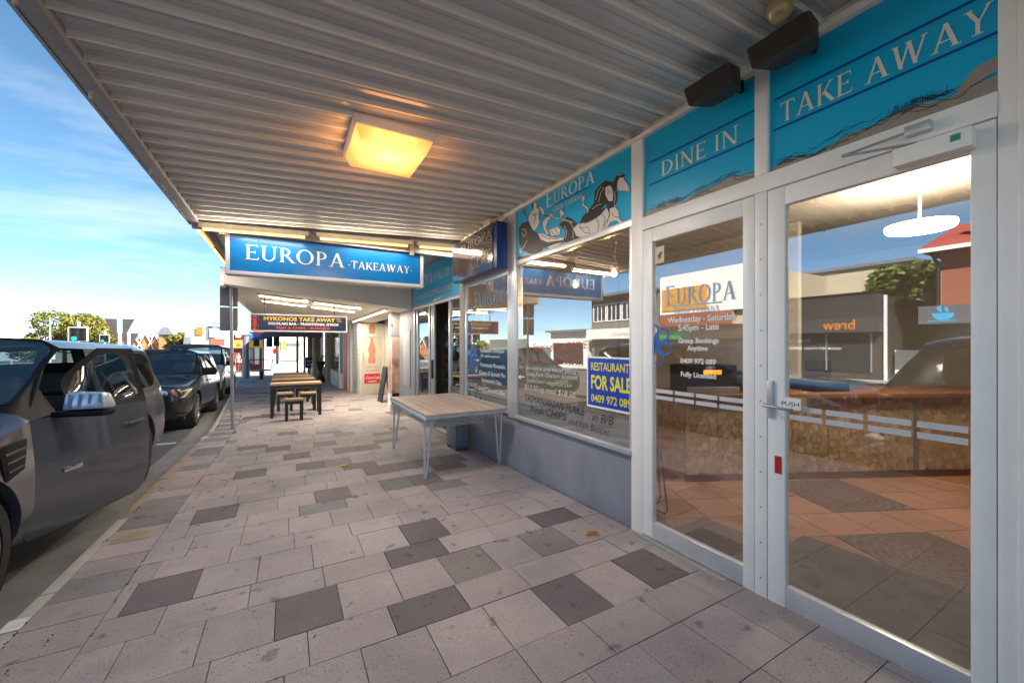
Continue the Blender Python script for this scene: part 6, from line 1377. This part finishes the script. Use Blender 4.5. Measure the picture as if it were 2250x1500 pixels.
for px, y, pt, lb in ((110, 60, 697, 'thin white lamp pole before the yellow tree'), (25, 70, 645, 'thin far lamp pole at the left edge')):
    x = from_px(px, y); t = thing('lamp_pole', lb, 'street light', (x, y, gz(y)), group='far lamp poles'); MB().tube([(x, y, gz(y)), (x, y, z_px(px, pt, y))], [.09, .05], 8).build('pole', M_whitesteel, t)
# walker on the far side of the crossing
def person(px, y, label, ctop, cleg, bag=True):
    x = from_px(px, y); t = thing('person', label, 'person', (x, y, gz(y)-.12))
    vs = [(0, 0, .92), (0, 0, 1.2), (0, 0, 1.42), (0, 0, 1.52), (0, -.01, 1.62), (0, -.01, 1.74), (.17, 0, 1.40), (.23, .02, 1.12), (.22, -.08, .88), (-.17, 0, 1.40), (-.23, .02, 1.12), (-.22, -.06, .86), (.09, 0, .88), (.11, -.12, .48), (.11, -.02, .06), (.11, -.16, .03), (-.09, 0, .88), (-.10, .1, .48), (-.10, .24, .09), (-.10, .12, .03)]
    es = [(0, 1), (1, 2), (2, 3), (3, 4), (4, 5), (2, 6), (6, 7), (7, 8), (2, 9), (9, 10), (10, 11), (0, 12), (12, 13), (13, 14), (14, 15), (0, 16), (16, 17), (17, 18), (18, 19)]
    rad = [.15, .15, .14, .055, .095, .085, .07, .05, .035, .07, .05, .035, .095, .065, .045, .035, .095, .065, .045, .035]
    me = bpy.data.meshes.new('body'); me.from_pydata(vs, es, []); o = bpy.data.objects.new('tmp_body', me); COL.objects.link(o); md = o.modifiers.new('k', 'SKIN'); sv = me.skin_vertices[0].data
    for i, r_ in enumerate(rad): sv[i].radius = (r_, r_*.8)
    sv[0].use_root = True; o.modifiers.new('s', 'SUBSURF').levels = 1; dg = bpy.context.evaluated_depsgraph_get(); dg.update(); bod = bpy.data.meshes.new_from_object(o.evaluated_get(dg)); bpy.data.objects.remove(o)
    bod.materials.clear(); ms_ = [ctop, cleg, mk('skin', (.45, .28, .20), .6, var=.05), mk('dark_hair', (.03, .02, .015), .7)]
    for m_ in ms_: bod.materials.append(m_)
    for p in bod.polygons:
        c = p.center; p.use_smooth = True; p.material_index = 3 if (c.z > 1.66 and c.y > -.05) or c.z > 1.76 else (2 if c.z > 1.47 or (abs(c.x) > .19 and c.z < .97) else (0 if c.z > .9 else 1))
    ob = bpy.data.objects.new('body', bod); link(ob, t, False)
    if bag: MB().box(.2, .34, -.16, .06, .5, .84).build('bag', M_wtext, t, world=False, bevel=.03)
person(535, 43.5, 'far pedestrian in dark clothes carrying a white bag before the red shop', mk('dark_jacket', (.02, .025, .05), .8), mk('dark_trousers', (.02, .02, .025), .8))
person(523.5, 44.2, 'far pedestrian in a pale pink top left of the one with the bag', mk('pink_top', (.5, .25, .2), .8), mk('dark_trousers', (.02, .02, .025), .8), False)
